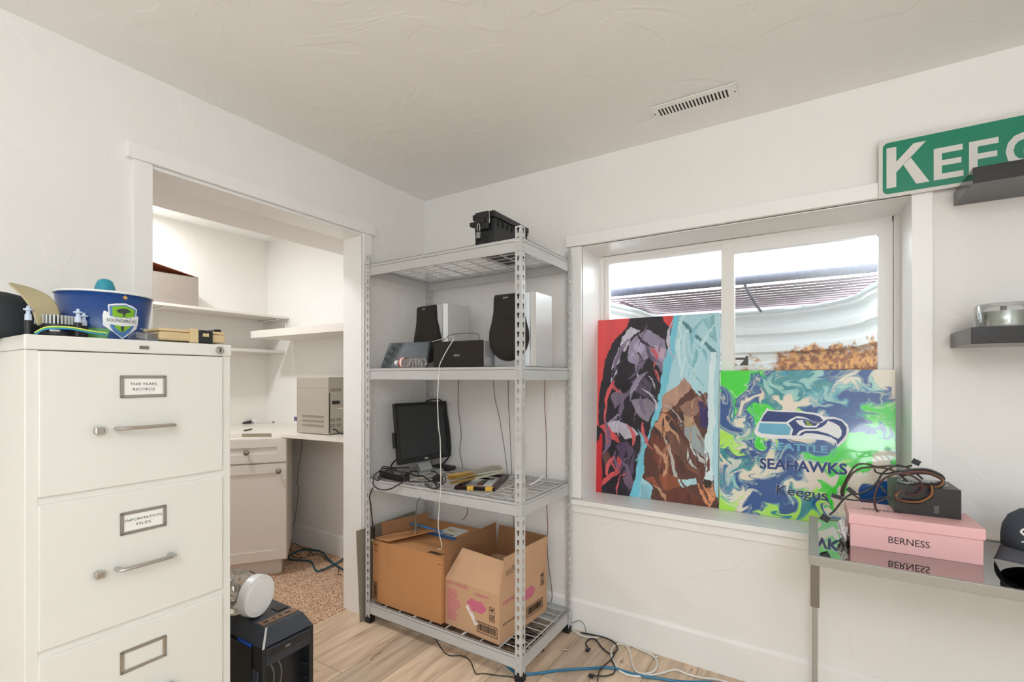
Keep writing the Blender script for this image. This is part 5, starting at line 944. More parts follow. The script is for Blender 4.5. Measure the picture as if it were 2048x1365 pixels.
# crest traced as simple shapes (white outline, blue shield, green panels, banner)
crest = [(0, [(895,440),(950,425),(1020,415),(1090,435),(1130,460),(1128,520),(1150,525),(1148,640),(1100,680),(1060,715),(1015,750),(965,710),(920,675),(860,630),(858,535),(868,495),(900,510)]),
         (1, [(905,450),(1020,428),(1118,462),(1116,620),(1085,675),(1015,738),(945,690),(915,640)]),
         (2, [(925,455),(1018,440),(1105,468),(1100,560),(1075,640),(1010,690),(955,650),(935,580)]),
         (3, [(955,490),(985,468),(1015,462),(1045,468),(1075,490),(1040,505),(1025,515),(1025,540),(1010,540),(1010,515),(975,508)]),
         (3, [(990,600),(1030,600),(1020,660),(1010,685),(1000,660)]),
         (0, [(865,530),(930,545),(1010,550),(1080,540),(1148,525),(1148,612),(1080,622),(1010,630),(930,620),(865,608)])]
curved([(mi, cr_(P)) for mi, P in crest], 'crest', [WHITE, M('crest_blue', (84, 128, 186), 0.4), M('crest_green', (132, 190, 40), 0.4), M('crest_slate', (56, 66, 74), 0.4)], bb)
def ctext(s, x0, z0, h_, w_, mat, off=0.0024):
    q = MB(); textmesh(q, s, Matrix.Identity(4), h_, w_, 0.01, 0); V = []
    for (x, y, z) in q.v: X = x + x0; Zz = y + z0; r = Rb + (Rt - Rb) * Zz / Hb + off; a = X / (Rb + 0.008); V.append((r * math.cos(a), r * math.sin(a), Zz))
    q.v = V; return q.build('lettering', mat, bb)
ctext('SOUNDERS FC', *cr_([(1007, 580)])[0], 0.0072, 0.060, M('crest_ink', (56, 66, 74), 0.4)); ctext('SEATTLE', *cr_([(1010, 552)])[0], 0.0035, 0.035, M('crest_ink2', (120, 130, 140), 0.4))
ctext('SOUNDERS', 0.104, 0.020, 0.013, 0.072, WHITE, 0.001); ctext('SEATTLE', 0.092, 0.036, 0.005, 0.028, WHITE, 0.001)
star = []
for k in range(10): a = PI / 2 + k * PI / 5; r = 0.0068 if k % 2 == 0 else 0.0028; star.append((cr_([(1020, 392)])[0][0] + r * math.cos(a), 0.107 + r * math.sin(a)))
curved([(0, star)], 'star', [M('star_gold', (222, 168, 80), 0.4)], bb)
curved([(0, [(-0.045, 0.0), (0.0, 0.0), (0.010, 0.030), (-0.030, 0.031), (-0.052, 0.030)])], 'green_band', [GRB], bb, 0.0003)
a = at(236, 600, 1.215); 
m = MB(); m.lathe([(0.030, 0), (0.027, 0.10), (0.020, 0.140), (0.015, 0.154), (0.008, 0.159), (0.001, 0.160)], 28); o = m.build('teal_cup', M('teal_plastic', (44, 150, 170), 0.4)); o.location = (a.x - 0.02, a.y - 0.02, tz + 0.004); tag(o, 'teal rounded plastic cone sticking up out of the blue bucket', 'cone')
# cpu cooler
cp0 = at(36, 668, 0.985); cp1 = at(172, 672, 1.045); du = cp1 - cp0; du.z = 0; Lc = du.length
ck = thing('cpu_cooler', 'black processor cooler with white fins on the front of the filing cabinet top', 'computer cooler', (cp0.x, cp0.y, tz), math.atan2(du.y, du.x))
m = MB()
for r, z0, z1 in ((0.040, 0.006, 0.013), (0.036, 0.022, 0.029)):
    n = 28; m.T = Matrix.Translation((Lc / 2, 0.045, 0)); m.holed([(r * math.cos(2 * PI * i / n), r * math.sin(2 * PI * i / n)) for i in range(n)], [[((r - 0.006) * math.cos(-2 * PI * i / n), (r - 0.006) * math.sin(-2 * PI * i / n)) for i in range(n)]], z0, z1)
m.T = Matrix.Identity(4)
for x, y in ((0.014, 0.006), (Lc - 0.014, 0.006), (0.014, 0.084), (Lc - 0.014, 0.084)):
    sx = 1 if x < Lc / 2 else -1; sy = 1 if y < 0.045 else -1
    m.hexa([(x - 0.004, y - 0.004, 0.008), (x + 0.004, y - 0.004, 0.008), (Lc / 2 - sx * 0.024 + 0.004, 0.045 - sy * 0.022, 0.008), (Lc / 2 - sx * 0.024 - 0.004, 0.045 - sy * 0.022, 0.008), (x - 0.004, y - 0.004, 0.03), (x + 0.004, y - 0.004, 0.03), (Lc / 2 - sx * 0.024 + 0.004, 0.045 - sy * 0.022, 0.02), (Lc / 2 - sx * 0.024 - 0.004, 0.045 - sy * 0.022, 0.02)])
    m.cyl((x, y, 0.0), (x, y, 0.034), 0.0065, 12)
m.build('bracket', BLACK, ck)
m = MB(); m.T = Matrix.Translation((Lc / 2, 0.045, 0.033))
for k in range(36):
    a = 2 * PI * k / 36; q = Matrix.Rotation(a, 4, 'Z'); m.T = Matrix.Translation((Lc / 2, 0.045, 0.030)) @ q; m.box((0.010, -0.0010, 0), (0.036, 0.0010, 0.019))
m.T = Matrix.Translation((Lc / 2, 0.045, 0.030)); m.lathe([(0.001, 0.0), (0.012, 0), (0.012, 0.017), (0.001, 0.017)], 20, cap=False); m.build('fin_ring', M('fin_white', (214, 216, 214), 0.4, 0.3), ck)
for x, y in ((0.014, 0.006), (Lc - 0.014, 0.006), (0.014, 0.084), (Lc - 0.014, 0.084)):
    m = MB(); m.T = Matrix.Translation((x, y, 0.034)); m.lathe([(0.006, 0), (0.0055, 0.012), (0.0035, 0.014), (0.0035, 0.020), (0.008, 0.021), (0.008, 0.024), (0.003, 0.025), (0.003, 0.030)], 14, 0); m.build('push_pin', M('pin_blue_white', (196, 208, 228), 0.4), ck)
m = MB(); 
for k, mt in enumerate((0, 1, 2)): m.tube([(0.026, -0.005, 0.004 + 0.002 * k), (0.045, -0.010, 0.016 + 0.002 * k), (0.08, -0.012, 0.018 + 0.002 * k), (0.115, -0.008, 0.012 + 0.002 * k), (0.14, 0.005, 0.010 + 0.002 * k)], 0.0016, 6, mt, 5)
m.build('fan_lead', [M('lead_blue', (60, 140, 200), 0.4), M('lead_green', (90, 180, 90), 0.4), M('lead_yellow', (220, 220, 110), 0.4)], ck)
# trucker cap
ce = at(-12, 652, 1.07)
cap2 = thing('trucker_cap', 'black mesh cap with raised khaki brim behind the cooler on the filing cabinet', 'cap', (ce.x, ce.y, tz))
CM = M('cap_black_mesh', (44, 48, 52), 0.8, bump=0.5, bscale=500, bdist=0.001)
m = MB(); m.lathe([(0.088, 0.0), (0.090, 0.02), (0.088, 0.05), (0.078, 0.078), (0.055, 0.098), (0.025, 0.106), (0.002, 0.107)], 36, cap=False); cr = m.build('crown', CM, cap2); sm = cr.modifiers.new('thickness', 'SOLIDIFY'); sm.thickness = 0.002
I_ = [(18.7, 568), (30.5, 577), (46.9, 593), (61, 613), (70.3, 631), (75, 655)]; O_ = [(21, 566.5), (42, 569), (77.3, 579.5), (100.8, 593.5), (114.8, 608), (123, 636)]
rows_ = []
for k in range(5):
    v = k / 4; rows_.append([at(a[0] * (1 - v) + b[0] * v, (a[1] * (1 - v) + b[1] * v) - 3.0 * math.sin(PI * v), 1.005 + 0.055 * v) for a, b in zip(I_, O_)])
vs = [tuple(p - Vector((ce.x, ce.y, tz))) for r in rows_ for p in r]; br_ = MB().add(vs, [(j * 6 + i, j * 6 + i + 1, (j + 1) * 6 + i + 1, (j + 1) * 6 + i) for j in range(4) for i in range(5)], 0, True).build('brim', M('khaki_brim', (186, 174, 138), 0.75), cap2)
sb_ = br_.modifiers.new('smooth', 'SUBSURF'); sb_.levels = 2; sb_.render_levels = 2; sm = br_.modifiers.new('thickness', 'SOLIDIFY'); sm.thickness = 0.003
# tan parts case with black latches
p = fcw(0.196, 0.012, tz); 
ts = thing('parts_case', 'flat tan plastic parts case with black latches on the filing cabinet front corner', 'case', tuple(p), yaw - 0.0)
m = MB(); m.box((0.038, 0, 0.004), (0.186, 0.085, 0.026)); m.build('case_body', TAN, ts, 0.004)
m = MB(); m.box((0.034, -0.002, 0.026), (0.184, 0.087, 0.033)); m.build('case_lid', TAN, ts, 0.002)
MB().box((0.0, 0.012, 0.002), (0.038, 0.078, 0.020)).build('clear_tray', CLEAR, ts, 0.001)
m = MB(); m.box((0.040, -0.0015, 0.008), (0.062, 0.0, 0.022)); m.box((0.070, -0.0015, 0.008), (0.076, 0, 0.022)); m.build('moulded_rib', TAN, ts)
for x in (0.118,): lt = MB().box((x, -0.007, 0.002), (x + 0.034, 0.004, 0.034)).build('latch', BLACK, ts, 0.0015); MB().box((x + 0.010, -0.0085, 0.018), (x + 0.024, -0.0065, 0.026)).build('latch_window', TAN, lt)
MB().box((0.100, -0.008, 0.001), (0.118, 0.002, 0.036)).build('hinge_block', TAN, ts, 0.001)
m = MB(); m.hexa([(0.158, 0.01, 0.033), (0.182, 0.01, 0.033), (0.182, 0.05, 0.033), (0.158, 0.05, 0.033), (0.166, 0.012, 0.040), (0.180, 0.012, 0.041), (0.180, 0.048, 0.041), (0.166, 0.048, 0.040)]); m.build('second_latch', BLACK, ts, 0.001)
# ================================================================ computer tower on the floor
pc_ = thing('computer_tower', 'black computer tower with missing front cover on the floor beside the filing cabinet', 'computer', (0.14, -1.324, 0))
PL, PWd, PH = 0.42, 0.174, 0.452
PCB = M('tower_black', (30, 31, 34), 0.32); PCG = M('tower_gloss', (58, 62, 70), 0.18)
m = MB(); m.box((0, 0.004, 0.012), (PL - 0.045, PWd - 0.004, PH - 0.045)); m.build('chassis', PCB, pc_, 0.002)
m = MB(); m.hexa([(0, 0, PH - 0.045), (PL, 0, PH - 0.045), (PL, PWd, PH - 0.045), (0, PWd, PH - 0.045), (0.0, 0.026, PH), (PL - 0.026, 0.026, PH), (PL - 0.026, PWd - 0.022, PH), (0.0, PWd - 0.022, PH)]); top_ = m.build('top_cover', PCG, pc_, 0.002)
m = MB(); m.box((PL - 0.078, 0.03, PH + 0.0002), (PL - 0.045, PWd - 0.026, PH + 0.002)); pn = m.build('port_strip', M('port_strip_brown', (140, 106, 84), 0.3), top_)
for y, w_ in ((0.040, 0.014), (0.072, 0.006), (0.092, 0.006), (0.114, 0.016)): MB().box((PL - 0.066, y, PH + 0.002), (PL - 0.056, y + w_, PH + 0.003)).build('usb_port', BLACKS, pn)
MB().box((PL - 0.135, PWd - 0.066, PH + 0.0002), (PL - 0.092, PWd - 0.030, PH + 0.003)).build('power_button', BLACKS, top_, 0.001)
MB().box((PL - 0.024, -0.0012, PH - 0.050), (PL + 0.001, 0.006, PH - 0.044)).build('corner_strip', WHITE, top_) if 0 else None
m = MB(); m.slab([(PL + 0.0005, -0.001, PH - 0.047), (PL - 0.027, 0.0255, PH + 0.001), (PL - 0.027, 0.032, PH + 0.0012), (PL + 0.0012, 0.006, PH - 0.046)], (0.0008, 0, 0.0004)); m.build('bright_corner', SILVERL, top_)
m = MB(); m.box((PL - 0.05, 0.0, 0.012), (PL, 0.014, PH - 0.045)); m.box((PL - 0.05, PWd - 0.014, 0.012), (PL, PWd, PH - 0.045)); m.box((PL - 0.05, 0.014, 0.012), (PL, PWd - 0.014, 0.03))
for k in range(6): m.box((PL - 0.06, 0.012, 0.06 + 0.045 * k), (PL - 0.006, 0.030, 0.064 + 0.045 * k)); m.box((PL - 0.06, PWd - 0.030, 0.06 + 0.045 * k), (PL - 0.006, PWd - 0.012, 0.064 + 0.045 * k)); m.box((PL - 0.03, PWd, 0.07 + 0.05 * k), (PL - 0.012, PWd + 0.004, 0.085 + 0.05 * k))
m.build('front_frame', PCB, pc_, 0.001)
dv = MB().box((PL - 0.02, 0.014, PH - 0.103), (PL + 0.001, PWd - 0.014, PH - 0.050)).build('disc_drive', M('drive_face', (44, 50, 60), 0.3), pc_, 0.001)
MB().box((PL + 0.001, 0.020, PH - 0.080), (PL + 0.0025, PWd - 0.020, PH - 0.058)).build('drive_tray', PCB, dv, 0.0008)
m = MB(); textmesh(m, 'DVD', frameM((PL + 0.0027, 0.082, PH - 0.069), (0, 1, 0), (0, 0, 1)), 0.007, 0.016, 0.03); m.build('lettering', SILVER, dv)
MB().box((PL + 0.001, 0.125, PH - 0.096), (PL + 0.002, 0.140, PH - 0.090)).build('eject_button', PCB, dv)
for y in (0.035, 0.06): MB().tube([(PL - 0.03, y, PH - 0.10), (PL - 0.012, y + 0.01, PH - 0.15), (PL - 0.02, y - 0.002, PH - 0.25), (PL - 0.03, y + 0.02, PH - 0.35)], 0.0022, 6).build('internal_cable', CORDG, pc_)
m = MB(); m.box((PL - 0.135, -0.001, PH - 0.056), (PL - 0.062, 0.003, PH - 0.047)); m.build('blue_light_strip', M('blue_strip', (30, 90, 200), 0.4), pc_)
MB().box((0.01, -0.003, 0.02), (PL - 0.058, 0.004, PH - 0.058)).build('side_panel', PCB, pc_, 0.002)
for k in range(3): MB().box((PL - 0.050, -0.004, 0.14 + 0.075 * k), (PL - 0.018, 0.002, 0.185 + 0.075 * k)).build('side_clip', PCG, pc_, 0.003)
MB().box((0.02, 0.01, 0), (PL - 0.02, PWd - 0.01, 0.012)).build('foot_rail', RUBBER, pc_)
# clear jar with white lid lying on the tower
jr = 0.064; jd = (CH - (PH + 0.003 + jr)) * FPX / (1193 - HY); jc = at(519, 1193, jd); 
jar = thing('plastic_jar', 'large clear plastic jar with white lid lying on the computer tower', 'jar', (jc.x, jc.y, PH + 0.003 + jr + 0.001), math.radians(197))
Tj = Matrix.Rotation(PI / 2, 4, 'Y')
m = MB(); m.T = Tj; m.lathe([(0.001, -0.006), (0.052, -0.006), (0.054, -0.002), (jr - 0.001, -0.002), (jr, 0.002), (jr, 0.026), (jr - 0.003, 0.028), (0.001, 0.028)], 40, cap=False); m.build('lid', WHITE, jar)
m = MB(); m.T = Tj
def sq(r, z, n=36, e=0.55): return [(r * math.copysign(abs(math.cos(2 * PI * i / n)) ** e, math.cos(2 * PI * i / n)), r * math.copysign(abs(math.sin(2 * PI * i / n)) ** e, math.sin(2 * PI * i / n)), z) for i in range(n)]
lay = [sq(0.054, 0.02, e=1.0), sq(0.054, 0.034, e=1.0), sq(0.060, 0.055, e=0.75), sq(0.062, 0.075), sq(0.062, 0.135), sq(0.056, 0.14), sq(0.056, 0.18), sq(0.062, 0.185), sq(0.062, 0.225), sq(0.045, 0.235)]
n = 36; vs = [p for l in lay for p in l]; m.add(vs, [(j * n + i, j * n + (i + 1) % n, (j + 1) * n + (i + 1) % n, (j + 1) * n + i) for j in range(len(lay) - 1) for i in range(n)], 0, True); m.add(lay[-1], [tuple(range(n))])
m.build('jar_body', glassy('clear_jar_plastic', (0.90, 0.86, 0.80), 0.16, 0.06), jar)
# ================================================================ closet
def shelfbox(x0, x1, y0, y1, z0, z1, label, grp=None):
    t = thing('wall_shelf', label, 'shelf', ((x0 + x1) / 2, (y0 + y1) / 2, z0), 0, grp); MB().box((x0 - (x0 + x1) / 2, y0 - (y0 + y1) / 2, 0), (x1 - (x0 + x1) / 2, y1 - (y0 + y1) / 2, z1 - z0)).build('board', CABINET, t, 0.001); return t
s1 = shelfbox(-1.629, -1.346, -1.9, -0.001, 1.661, 1.677, 'upper white shelf on the rear closet wall holding the fabric bin')
for y in (-0.06, -0.80):
    m = MB(); m.tube([(-1.622 + 1.4875, y + 0.9505, -0.16), (-1.622 + 1.4875, y + 0.9505, -0.04), (-1.60 + 1.4875, y + 0.9505, -0.012), (-1.40 + 1.4875, y + 0.9505, -0.004)], 0.008, 8, 0, 5, 0.5); m.build('shelf_bracket', TRIM, s1)
m = MB(); m.T = Matrix.Translation((-1.40 + 1.4875, 0.9505 - 0.006, -0.045)) @ Matrix.Rotation(PI / 2, 4, 'X'); m.tube([(0.022 * math.cos(a * PI / 8), 0.022 * math.sin(a * PI / 8), 0) for a in range(17)], 0.006, 8, 0, 1); m.build('rod_ring', TRIM, s1)
for y in (-0.16,): pass
s2 = shelfbox(-1.629, -1.402, -1.9, -0.001, 1.408, 1.428, 'lower white shelf on the rear closet wall, empty')
s3 = shelfbox(-1.305, -0.16, -0.315, -0.001, 1.496, 1.544, 'thick white shelf on the right closet wall above the printer')
# fabric bin
FAB = M('linen_fabric', (160, 150, 140), 0.9, bump=0.4, bscale=300, bdist=0.001, vary=0.12, vscale=60)
fb = thing('fabric_bin', 'beige fabric storage bin with lifted white lid and orange lining on the upper closet shelf', 'storage bin', (-1.49, -0.76, 1.6775))
m = MB(); m.box((-0.13, -0.22, 0), (0.13, 0.14, 0.004)); m.box((-0.13, -0.22, 0), (-0.122, 0.14, 0.185)); m.box((0.122, -0.22, 0), (0.13, 0.14, 0.185)); m.box((-0.13, 0.132, 0), (0.13, 0.14, 0.185)); m.box((-0.13, -0.22, 0), (0.13, -0.212, 0.185)); m.build('bin_body', FAB, fb, 0.002)
m = MB(); m.slab([(-0.132, 0.14, 0.186), (0.132, 0.14, 0.186), (0.132, -0.24, 0.262), (-0.132, -0.24, 0.262)], (0, 0.001, 0.006)); m.build('lid', PAPER, fb)
m = MB(); m.slab([(-0.126, 0.135, 0.1835), (0.126, 0.135, 0.1835), (0.126, -0.236, 0.2585), (-0.126, -0.236, 0.2585)], (0, 0, 0.002)); m.build('orange_lining', M('orange_lining', (186, 92, 54), 0.7), fb)
t = thing('ceiling_light', 'round flush ceiling light glowing on the closet ceiling near the rear wall', 'ceiling light', (-1.42, -0.90, H))
MB().lathe([(0.001, -0.0002), (0.100, -0.0002), (0.100, -0.018), (0.092, -0.020)], 40, cap=False).build('trim_ring', TRIM, t)
MB().lathe([(0.092, -0.0195), (0.085, -0.0215), (0.001, -0.0225)], 40, cap=False).build('diffuser', M('lit_diffuser', (255, 250, 240), 0.5, emit=(255, 250, 240), estr=1.5), t)
# countertop and corner cabinet
ZC = 0.877; cA = pZ(440, 870, ZC); cB = pZ(483.7, 867.5, ZC); cC = pZ(543, 867.0, ZC); cD = pZ(684.7, 878, ZC); sl = (cD - cC); cE = cC + sl * ((-0.14 - cC.x) / sl.x)
CT = M('white_laminate', (232, 226, 216), 0.3)
poly = [(-1.629, -1.9), (cA.x - 0.12, -1.9), (cA.x - 0.03, cA.y - 0.10), (cB.x, cB.y), (cC.x, cC.y), (cE.x, cE.y), (-0.13, -0.001), (-1.629, -0.001)]
ct = thing('closet_countertop', 'white corner countertop with raw chipboard edge inside the closet', 'countertop', (0, 0, ZC - 0.022))
MB().prism(poly, 0, 0.022).build('top_board', CT, ct, 0.001)
e_ = (cC - cB); e_.z = 0; nn = Vector((e_.y, -e_.x, 0)).normalized() * 0.0012
m = MB(); m.slab([(cB.x, cB.y, 0.001), (cC.x, cC.y, 0.001), (cC.x, cC.y, 0.021), (cB.x, cB.y, 0.021)], nn); m.build('raw_edge', M('chipboard', (150, 136, 118), 0.9, vary=0.4, vscale=200), ct)
P2 = Vector((-0.778, -0.385, 0)); P1 = Vector((-0.961, -0.629, 0)); cu = (P2 - P1).normalized(); ca_ = math.atan2(cu.y, cu.x)
bcab = thing('base_cabinet', 'white shaker corner cabinet with one drawer and one door in the closet', 'cabinet', tuple(P2 - cu * 0.46), ca_)
Wc = 0.46
MB().box((0, 0.020, 0.10), (Wc, 0.50, ZC - 0.0225)).build('carcass', CABINET, bcab, 0.001)
MB().box((0.0, 0.065, 0), (Wc - 0.035, 0.46, 0.10)).build('toe_kick', CABINET, bcab)
def shaker(name, x0, x1, z0, z1, fw, knob):
    m = MB(); m.box((x0, 0, z0), (x0 + fw, 0.019, z1)); m.box((x1 - fw, 0, z0), (x1, 0.019, z1)); m.box((x0 + fw, 0, z0), (x1 - fw, 0.019, z0 + fw)); m.box((x0 + fw, 0, z1 - fw), (x1 - fw, 0.019, z1)); m.box((x0 + fw, 0.007, z0 + fw), (x1 - fw, 0.019, z1 - fw))
    d = m.build(name, CABINET, bcab, 0.0008); q = MB(); q.T = Matrix.Translation((knob[0], 0, knob[1])) @ Matrix.Rotation(PI / 2, 4, 'X'); q.lathe([(0.008, 0), (0.0055, 0.004), (0.0055, 0.012), (0.013, 0.016), (0.0165, 0.021), (0.014, 0.027), (0.007, 0.030), (0.001, 0.031)], 24); q.build('knob', DARKN, d)
shaker('drawer', 0.004, Wc - 0.004, 0.708, 0.852, 0.052, (Wc - 0.219, 0.775))
shaker('door', 0.004, Wc - 0.004, 0.112, 0.698, 0.058, (Wc - 0.046, 0.652))
# printer
pr = thing('laser_printer', 'beige laser printer turned with its back to the room on the closet countertop', 'printer', (-0.500, -0.296, ZC), math.atan2(-0.024, -0.276) + PI)
BEI = M('beige_plastic', (176, 168, 156), 0.5); BEID = M('beige_dark', (124, 112, 98), 0.6)
Hp = 0.350
m = MB(); m.box((-0.277, 0, 0.004), (0, 0.26, Hp)); pb = m.build('housing', BEI, pr, 0.003)
m = MB(); m.prism([(-0.277, 0.01), (-0.277, 0.25), (-0.300, 0.24), (-0.312, 0.20), (-0.312, 0.05), (-0.300, 0.02)], 0.01, Hp * 0.72); m.prism([(-0.277, 0.01), (-0.277, 0.25), (-0.292, 0.24), (-0.298, 0.05), (-0.290, 0.02)], Hp * 0.74, Hp * 0.98); m.build('front_cover', BEI, pr, 0.006)
for j in range(3):
    m = MB()
    for k in range(24): m.box((-0.225 + 0.0079 * k, -0.0006, 0.045 + j * 0.028), (-0.2215 + 0.0079 * k, 0.0002, 0.060 + j * 0.028))
    m.build('vent_row', BEID, pb)
m = MB(); m.box((-0.276, -0.0004, 0.282), (-0.001, 0.0002, 0.2832)); m.box((-0.275, -0.0004, 0.01), (-0.2735, 0.0002, Hp - 0.004)); m.build('panel_seam', BEID, pb)
m = MB(); m.box((-0.0002, 0.006, 0.012), (0.001, 0.013, 0.255)); m.build('rear_groove', INK, pb)
MB().box((-0.001, 0.03, 0.185), (0.006, 0.082, 0.206)).build('parallel_port', BLACK, pb, 0.001); MB().cyl((0, 0.098, 0.196), (0.006, 0.098, 0.196), 0.007, 12).build('round_port', SILVER, pb)
for z in (0.045, 0.078, 0.262):
    for k in range(9): 
        if k == 4 and z < 0.2: continue
        MB().box((-0.0002, 0.018 + k * 0.0095, z), (0.0008, 0.0225 + k * 0.0095, z + 0.020)).build('rear_vent_slot', BEID, pb)
MB().box((0, 0.075, 0.153), (0.001, 0.112, 0.160)).build('barcode_label', PAPER, pb)
MB().box((-0.302, -0.001, 0.075), (-0.277, 0.012, 0.100)).build('blue_tape', M('masking_tape_blue', (92, 88, 128), 0.6), pr)
MB().tube([(0.002, 0.033, 0.033), (0.018, 0.04, 0.03), (0.045, 0.055, 0.008), (0.09, 0.10, 0.006), (0.12, 0.16, 0.006)], 0.004, 8).build('power_cord', CORDB, pr)
# counter clutter
def C7(P): return crop(455, 820, 8.533, P)
pl = [pZ(x, y, ZC + 0.006) for x, y in C7([(-60, 262), (60, 245), (160, 238), (262, 232)])]
t = cord('plug_cable', pl, 0.0030, CORDB, 'black power cable with two prong plug lying on the closet countertop')
q = pl[-1] - t.location; m = MB(); m.cyl(q + Vector((0, 0, 0.002)), q + Vector((0.03, 0.05, 0.010)), 0.006, 10, r2=0.013); m.build('plug', CORDB, t); MB().cyl(q + Vector((0.03, 0.05, 0.014)), q + Vector((0.04, 0.065, 0.016)), 0.0015, 6).build('prong', CHROME, t)
b = [pZ(x, y, ZC + 0.004) for x, y in C7([(470, 225), (620, 236), (770, 212), (840, 210)])]
t = cord('charging_cable', b, 0.0022, CORDW, 'thin white cable with adapter near the closet corner'); q = b[0] - t.location
MB().box((-0.02, -0.012, -0.004), (0.012, 0.012, 0.026)).build('adapter', WHITE, t, 0.003).location = q; MB().cyl(b[-2] - t.location, b[-1] - t.location, 0.005, 8).build('plug_end', BLACK, t)
p = pZ(455 + 360 / 8.533, 820 + 365 / 8.533, ZC); tag(MB().tube([p + Vector((-0.02, -0.02, 0.003)), p + Vector((0, 0, 0.008)), p + Vector((0.008, 0.018, 0.012))], 0.005, 8, 0, 4).build('cable_clip', BLACK), 'small black clip at the countertop front edge', 'clip')
p = pZ(455 + 700 / 8.533, 820 + 350 / 8.533, ZC); tag(MB().box((p.x - 0.06, p.y - 0.02, ZC + 0.0003), (p.x + 0.05, p.y + 0.02, ZC + 0.0012)).build('paper_sheet', PAPER), 'small white paper slip on the closet countertop', 'paper')
# closet cables
def C9(P): return crop(455, 1040, 8.533, P)
zc2 = 0.016
cord('extension_cord', [pZ(x, y, zc2) for x, y in C9([(2050, 610), (1945, 690), (1800, 775), (1600, 865), (1510, 865), (1470, 790), (1420, 715), (1280, 695), (1080, 680), (1045, 630), (1150, 555), (1300, 515), (1480, 520), (1620, 560), (1690, 640), (1800, 740), (1945, 835), (2020, 880)])], 0.0058, TEALD, 'dark teal extension cord looped on the closet carpet')
up_ = [pY(x, y, -0.03) for x, y in C7([(1265, 470), (1262, 680), (1220, 940), (1190, 1250), (1215, 1365)])] + [pY(x, y, -0.03) for x, y in C9([(1150, 0), (1140, 60), (1080, 180)])]
cord('black_cable', up_ + [pZ(x, y, 0.010) for x, y in C9([(1110, 340), (1200, 440), (1320, 500), (1420, 560), (1480, 600), (1370, 600), (1440, 540), (1400, 490), (1300, 490), (1160, 560)])], 0.0018, CORDB, 'thin black cable falling behind the closet counter to the carpet')
cord('black_cable', [pZ(x, y, 0.010) for x, y in C9([(1060, 470), (1120, 550), (1250, 620), (1290, 655), (1200, 660), (1090, 620), (1300, 655), (1440, 600), (1580, 605), (1700, 690), (1850, 790), (1900, 850), (1880, 920), (1945, 945)])], 0.0018, CORDB, 'thin black cable winding through the teal cord on the carpet')
# ================================================================ cables and bits on the oak floor
def CF(P): return crop(1080, 1180, 3.657, P)
FLR = 0.0062
cord('extension_cord', [pZ(x, y, FLR) for x, y in [(1000, 1318), (1018, 1336), (1040, 1349)] + CF([(0, 610), (150, 590), (380, 575), (480, 570), (560, 580), (640, 605), (760, 635), (870, 650), (980, 668), (1080, 675), (1200, 676), (1300, 688), (1420, 720)])], 0.0052, TEALC, 'bright blue extension cord running across the oak floor')
cord('flat_cable', [pZ(x, y, 0.005) for x, y in CF([(232, 290), (300, 335), (390, 352), (500, 338), (600, 372), (700, 425), (800, 470), (850, 510), (855, 560), (820, 605), (740, 615), (690, 580), (660, 480), (630, 410), (570, 398), (525, 440), (530, 510), (580, 590), (660, 628), (760, 632), (880, 615), (960, 590), (1010, 590), (1080, 620), (1180, 645), (1300, 660), (1420, 695)])], 0.0042, CORDW, 'white extension cord looping on the floor under the window', seg=8)
t = cord('sata_cable', [pZ(x, y, 0.010 if 0.3 < i / 22 < 0.6 else 0.005) for i, (x, y) in enumerate(CF([(352, 430), (335, 390), (370, 360), (410, 370), (450, 420), (510, 468), (565, 440), (545, 390), (480, 355), (400, 335), (300, 315)]))], 0.0032, CORDB, 'flat black cable with curled connector end beside the rack foot')
MB().box((-0.008, -0.012, -0.004), (0.008, 0.012, 0.004)).build('connector', BLACK, t, 0.001).location = pZ(1080 + 350 / 3.657, 1180 + 440 / 3.657, 0.006) - t.location
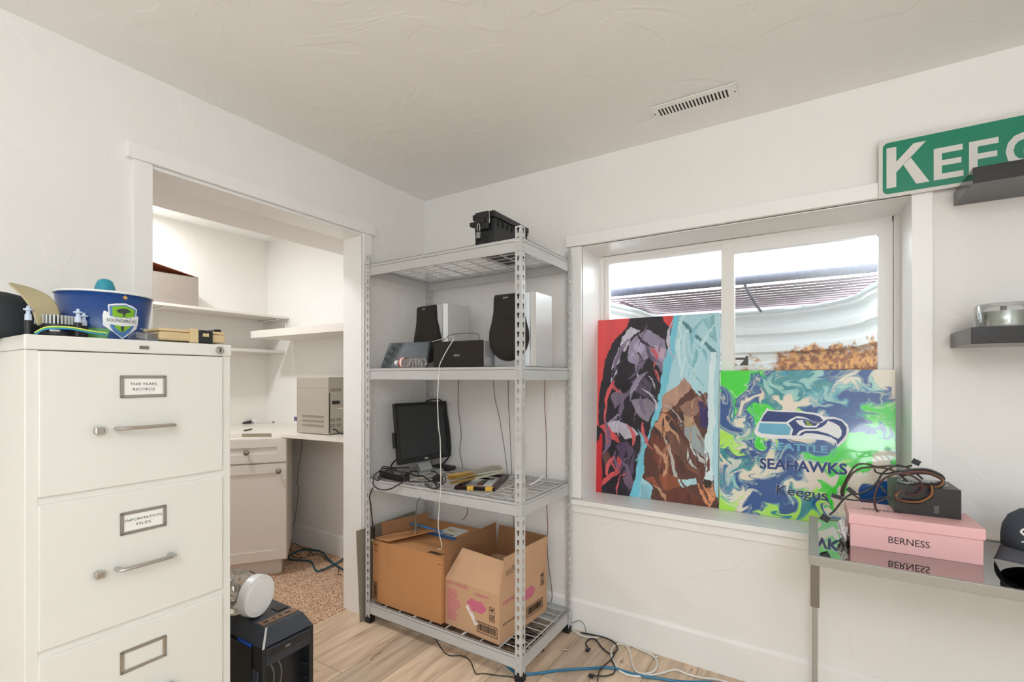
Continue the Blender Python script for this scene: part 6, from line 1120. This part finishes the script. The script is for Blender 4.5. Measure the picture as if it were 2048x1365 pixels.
t = cord('sata_cable', [pZ(x, y, 0.010) for x, y in CF([(560, 440), (520, 510), (460, 565), (430, 610), (420, 690), (418, 740)])], 0.0030, CORDB, 'black cable crossing under the blue cord toward the camera')
t = cord('sata_cable', [pZ(x, y, 0.006) for x, y in CF([(395, 630), (480, 632), (540, 610), (545, 560), (520, 505)])], 0.0030, CORDB, 'short black cable with square connector in front of the blue cord')
MB().box((-0.012, -0.008, -0.004), (0.008, 0.008, 0.005)).build('connector', BLACK, t, 0.001).location = pZ(1080 + 378 / 3.657, 1180 + 632 / 3.657, 0.007) - t.location
cord('thin_cable', [pY(x, y, -0.022) for x, y in CF([(215, 250), (245, 240), (290, 228), (325, 262)])] + [pZ(1080 + 338 / 3.657, 1180 + 335 / 3.657, 0.003)], 0.0014, CORDG, 'thin grey cable arching against the baseboard right of the rack')
cord('thin_cable', [pZ(x, y, 0.004) for x, y in crop(700, 1000, 3.74, [(600, 1000), (640, 1045), (680, 1110), (740, 1165), (840, 1170), (900, 1210), (940, 1300), (1000, 1300), (1100, 1315), (1200, 1325), (1260, 1345)])], 0.0021, CORDB, 'thin black cable on the floor in front of the rack')
for x, y in CF([(182, 447), (845, 500)]):
    p = pZ(x, y, 0.0); m = MB(); m.cyl(p + Vector((-0.006, 0, 0.004)), p + Vector((0.005, 0.003, 0.004)), 0.0028, 8); m.cyl(p + Vector((0.005, 0.003, 0.005)), p + Vector((0.008, 0.004, 0.005)), 0.0048, 10)
    tag(m.build('small_screw', CHROME), 'small steel screw lying on the oak floor, ' + ('nearer the rack foot' if x < 1150 else 'nearer the baseboard'), 'screw', 'loose screws on the floor')
# loose wires under the lowest shelf
for k, lab in enumerate(('black wire heap under the lowest rack shelf, front strand', 'black wire heap under the lowest rack shelf, middle strand', 'black wire heap under the lowest rack shelf, rear strand')):
    r = random.Random(20 + k); cord('tangled_wire', [(0.80 + 0.12 * math.cos(i * 1.3 + k) + r.uniform(-.03, .03), -0.20 - 0.03 * k + 0.07 * math.sin(i * 1.7 + k) + r.uniform(-.02, .02), 0.004 + 0.003 * (i % 3)) for i in range(14)], 0.0017, CORDB, lab, 'wire', 'tangled wires under the rack')
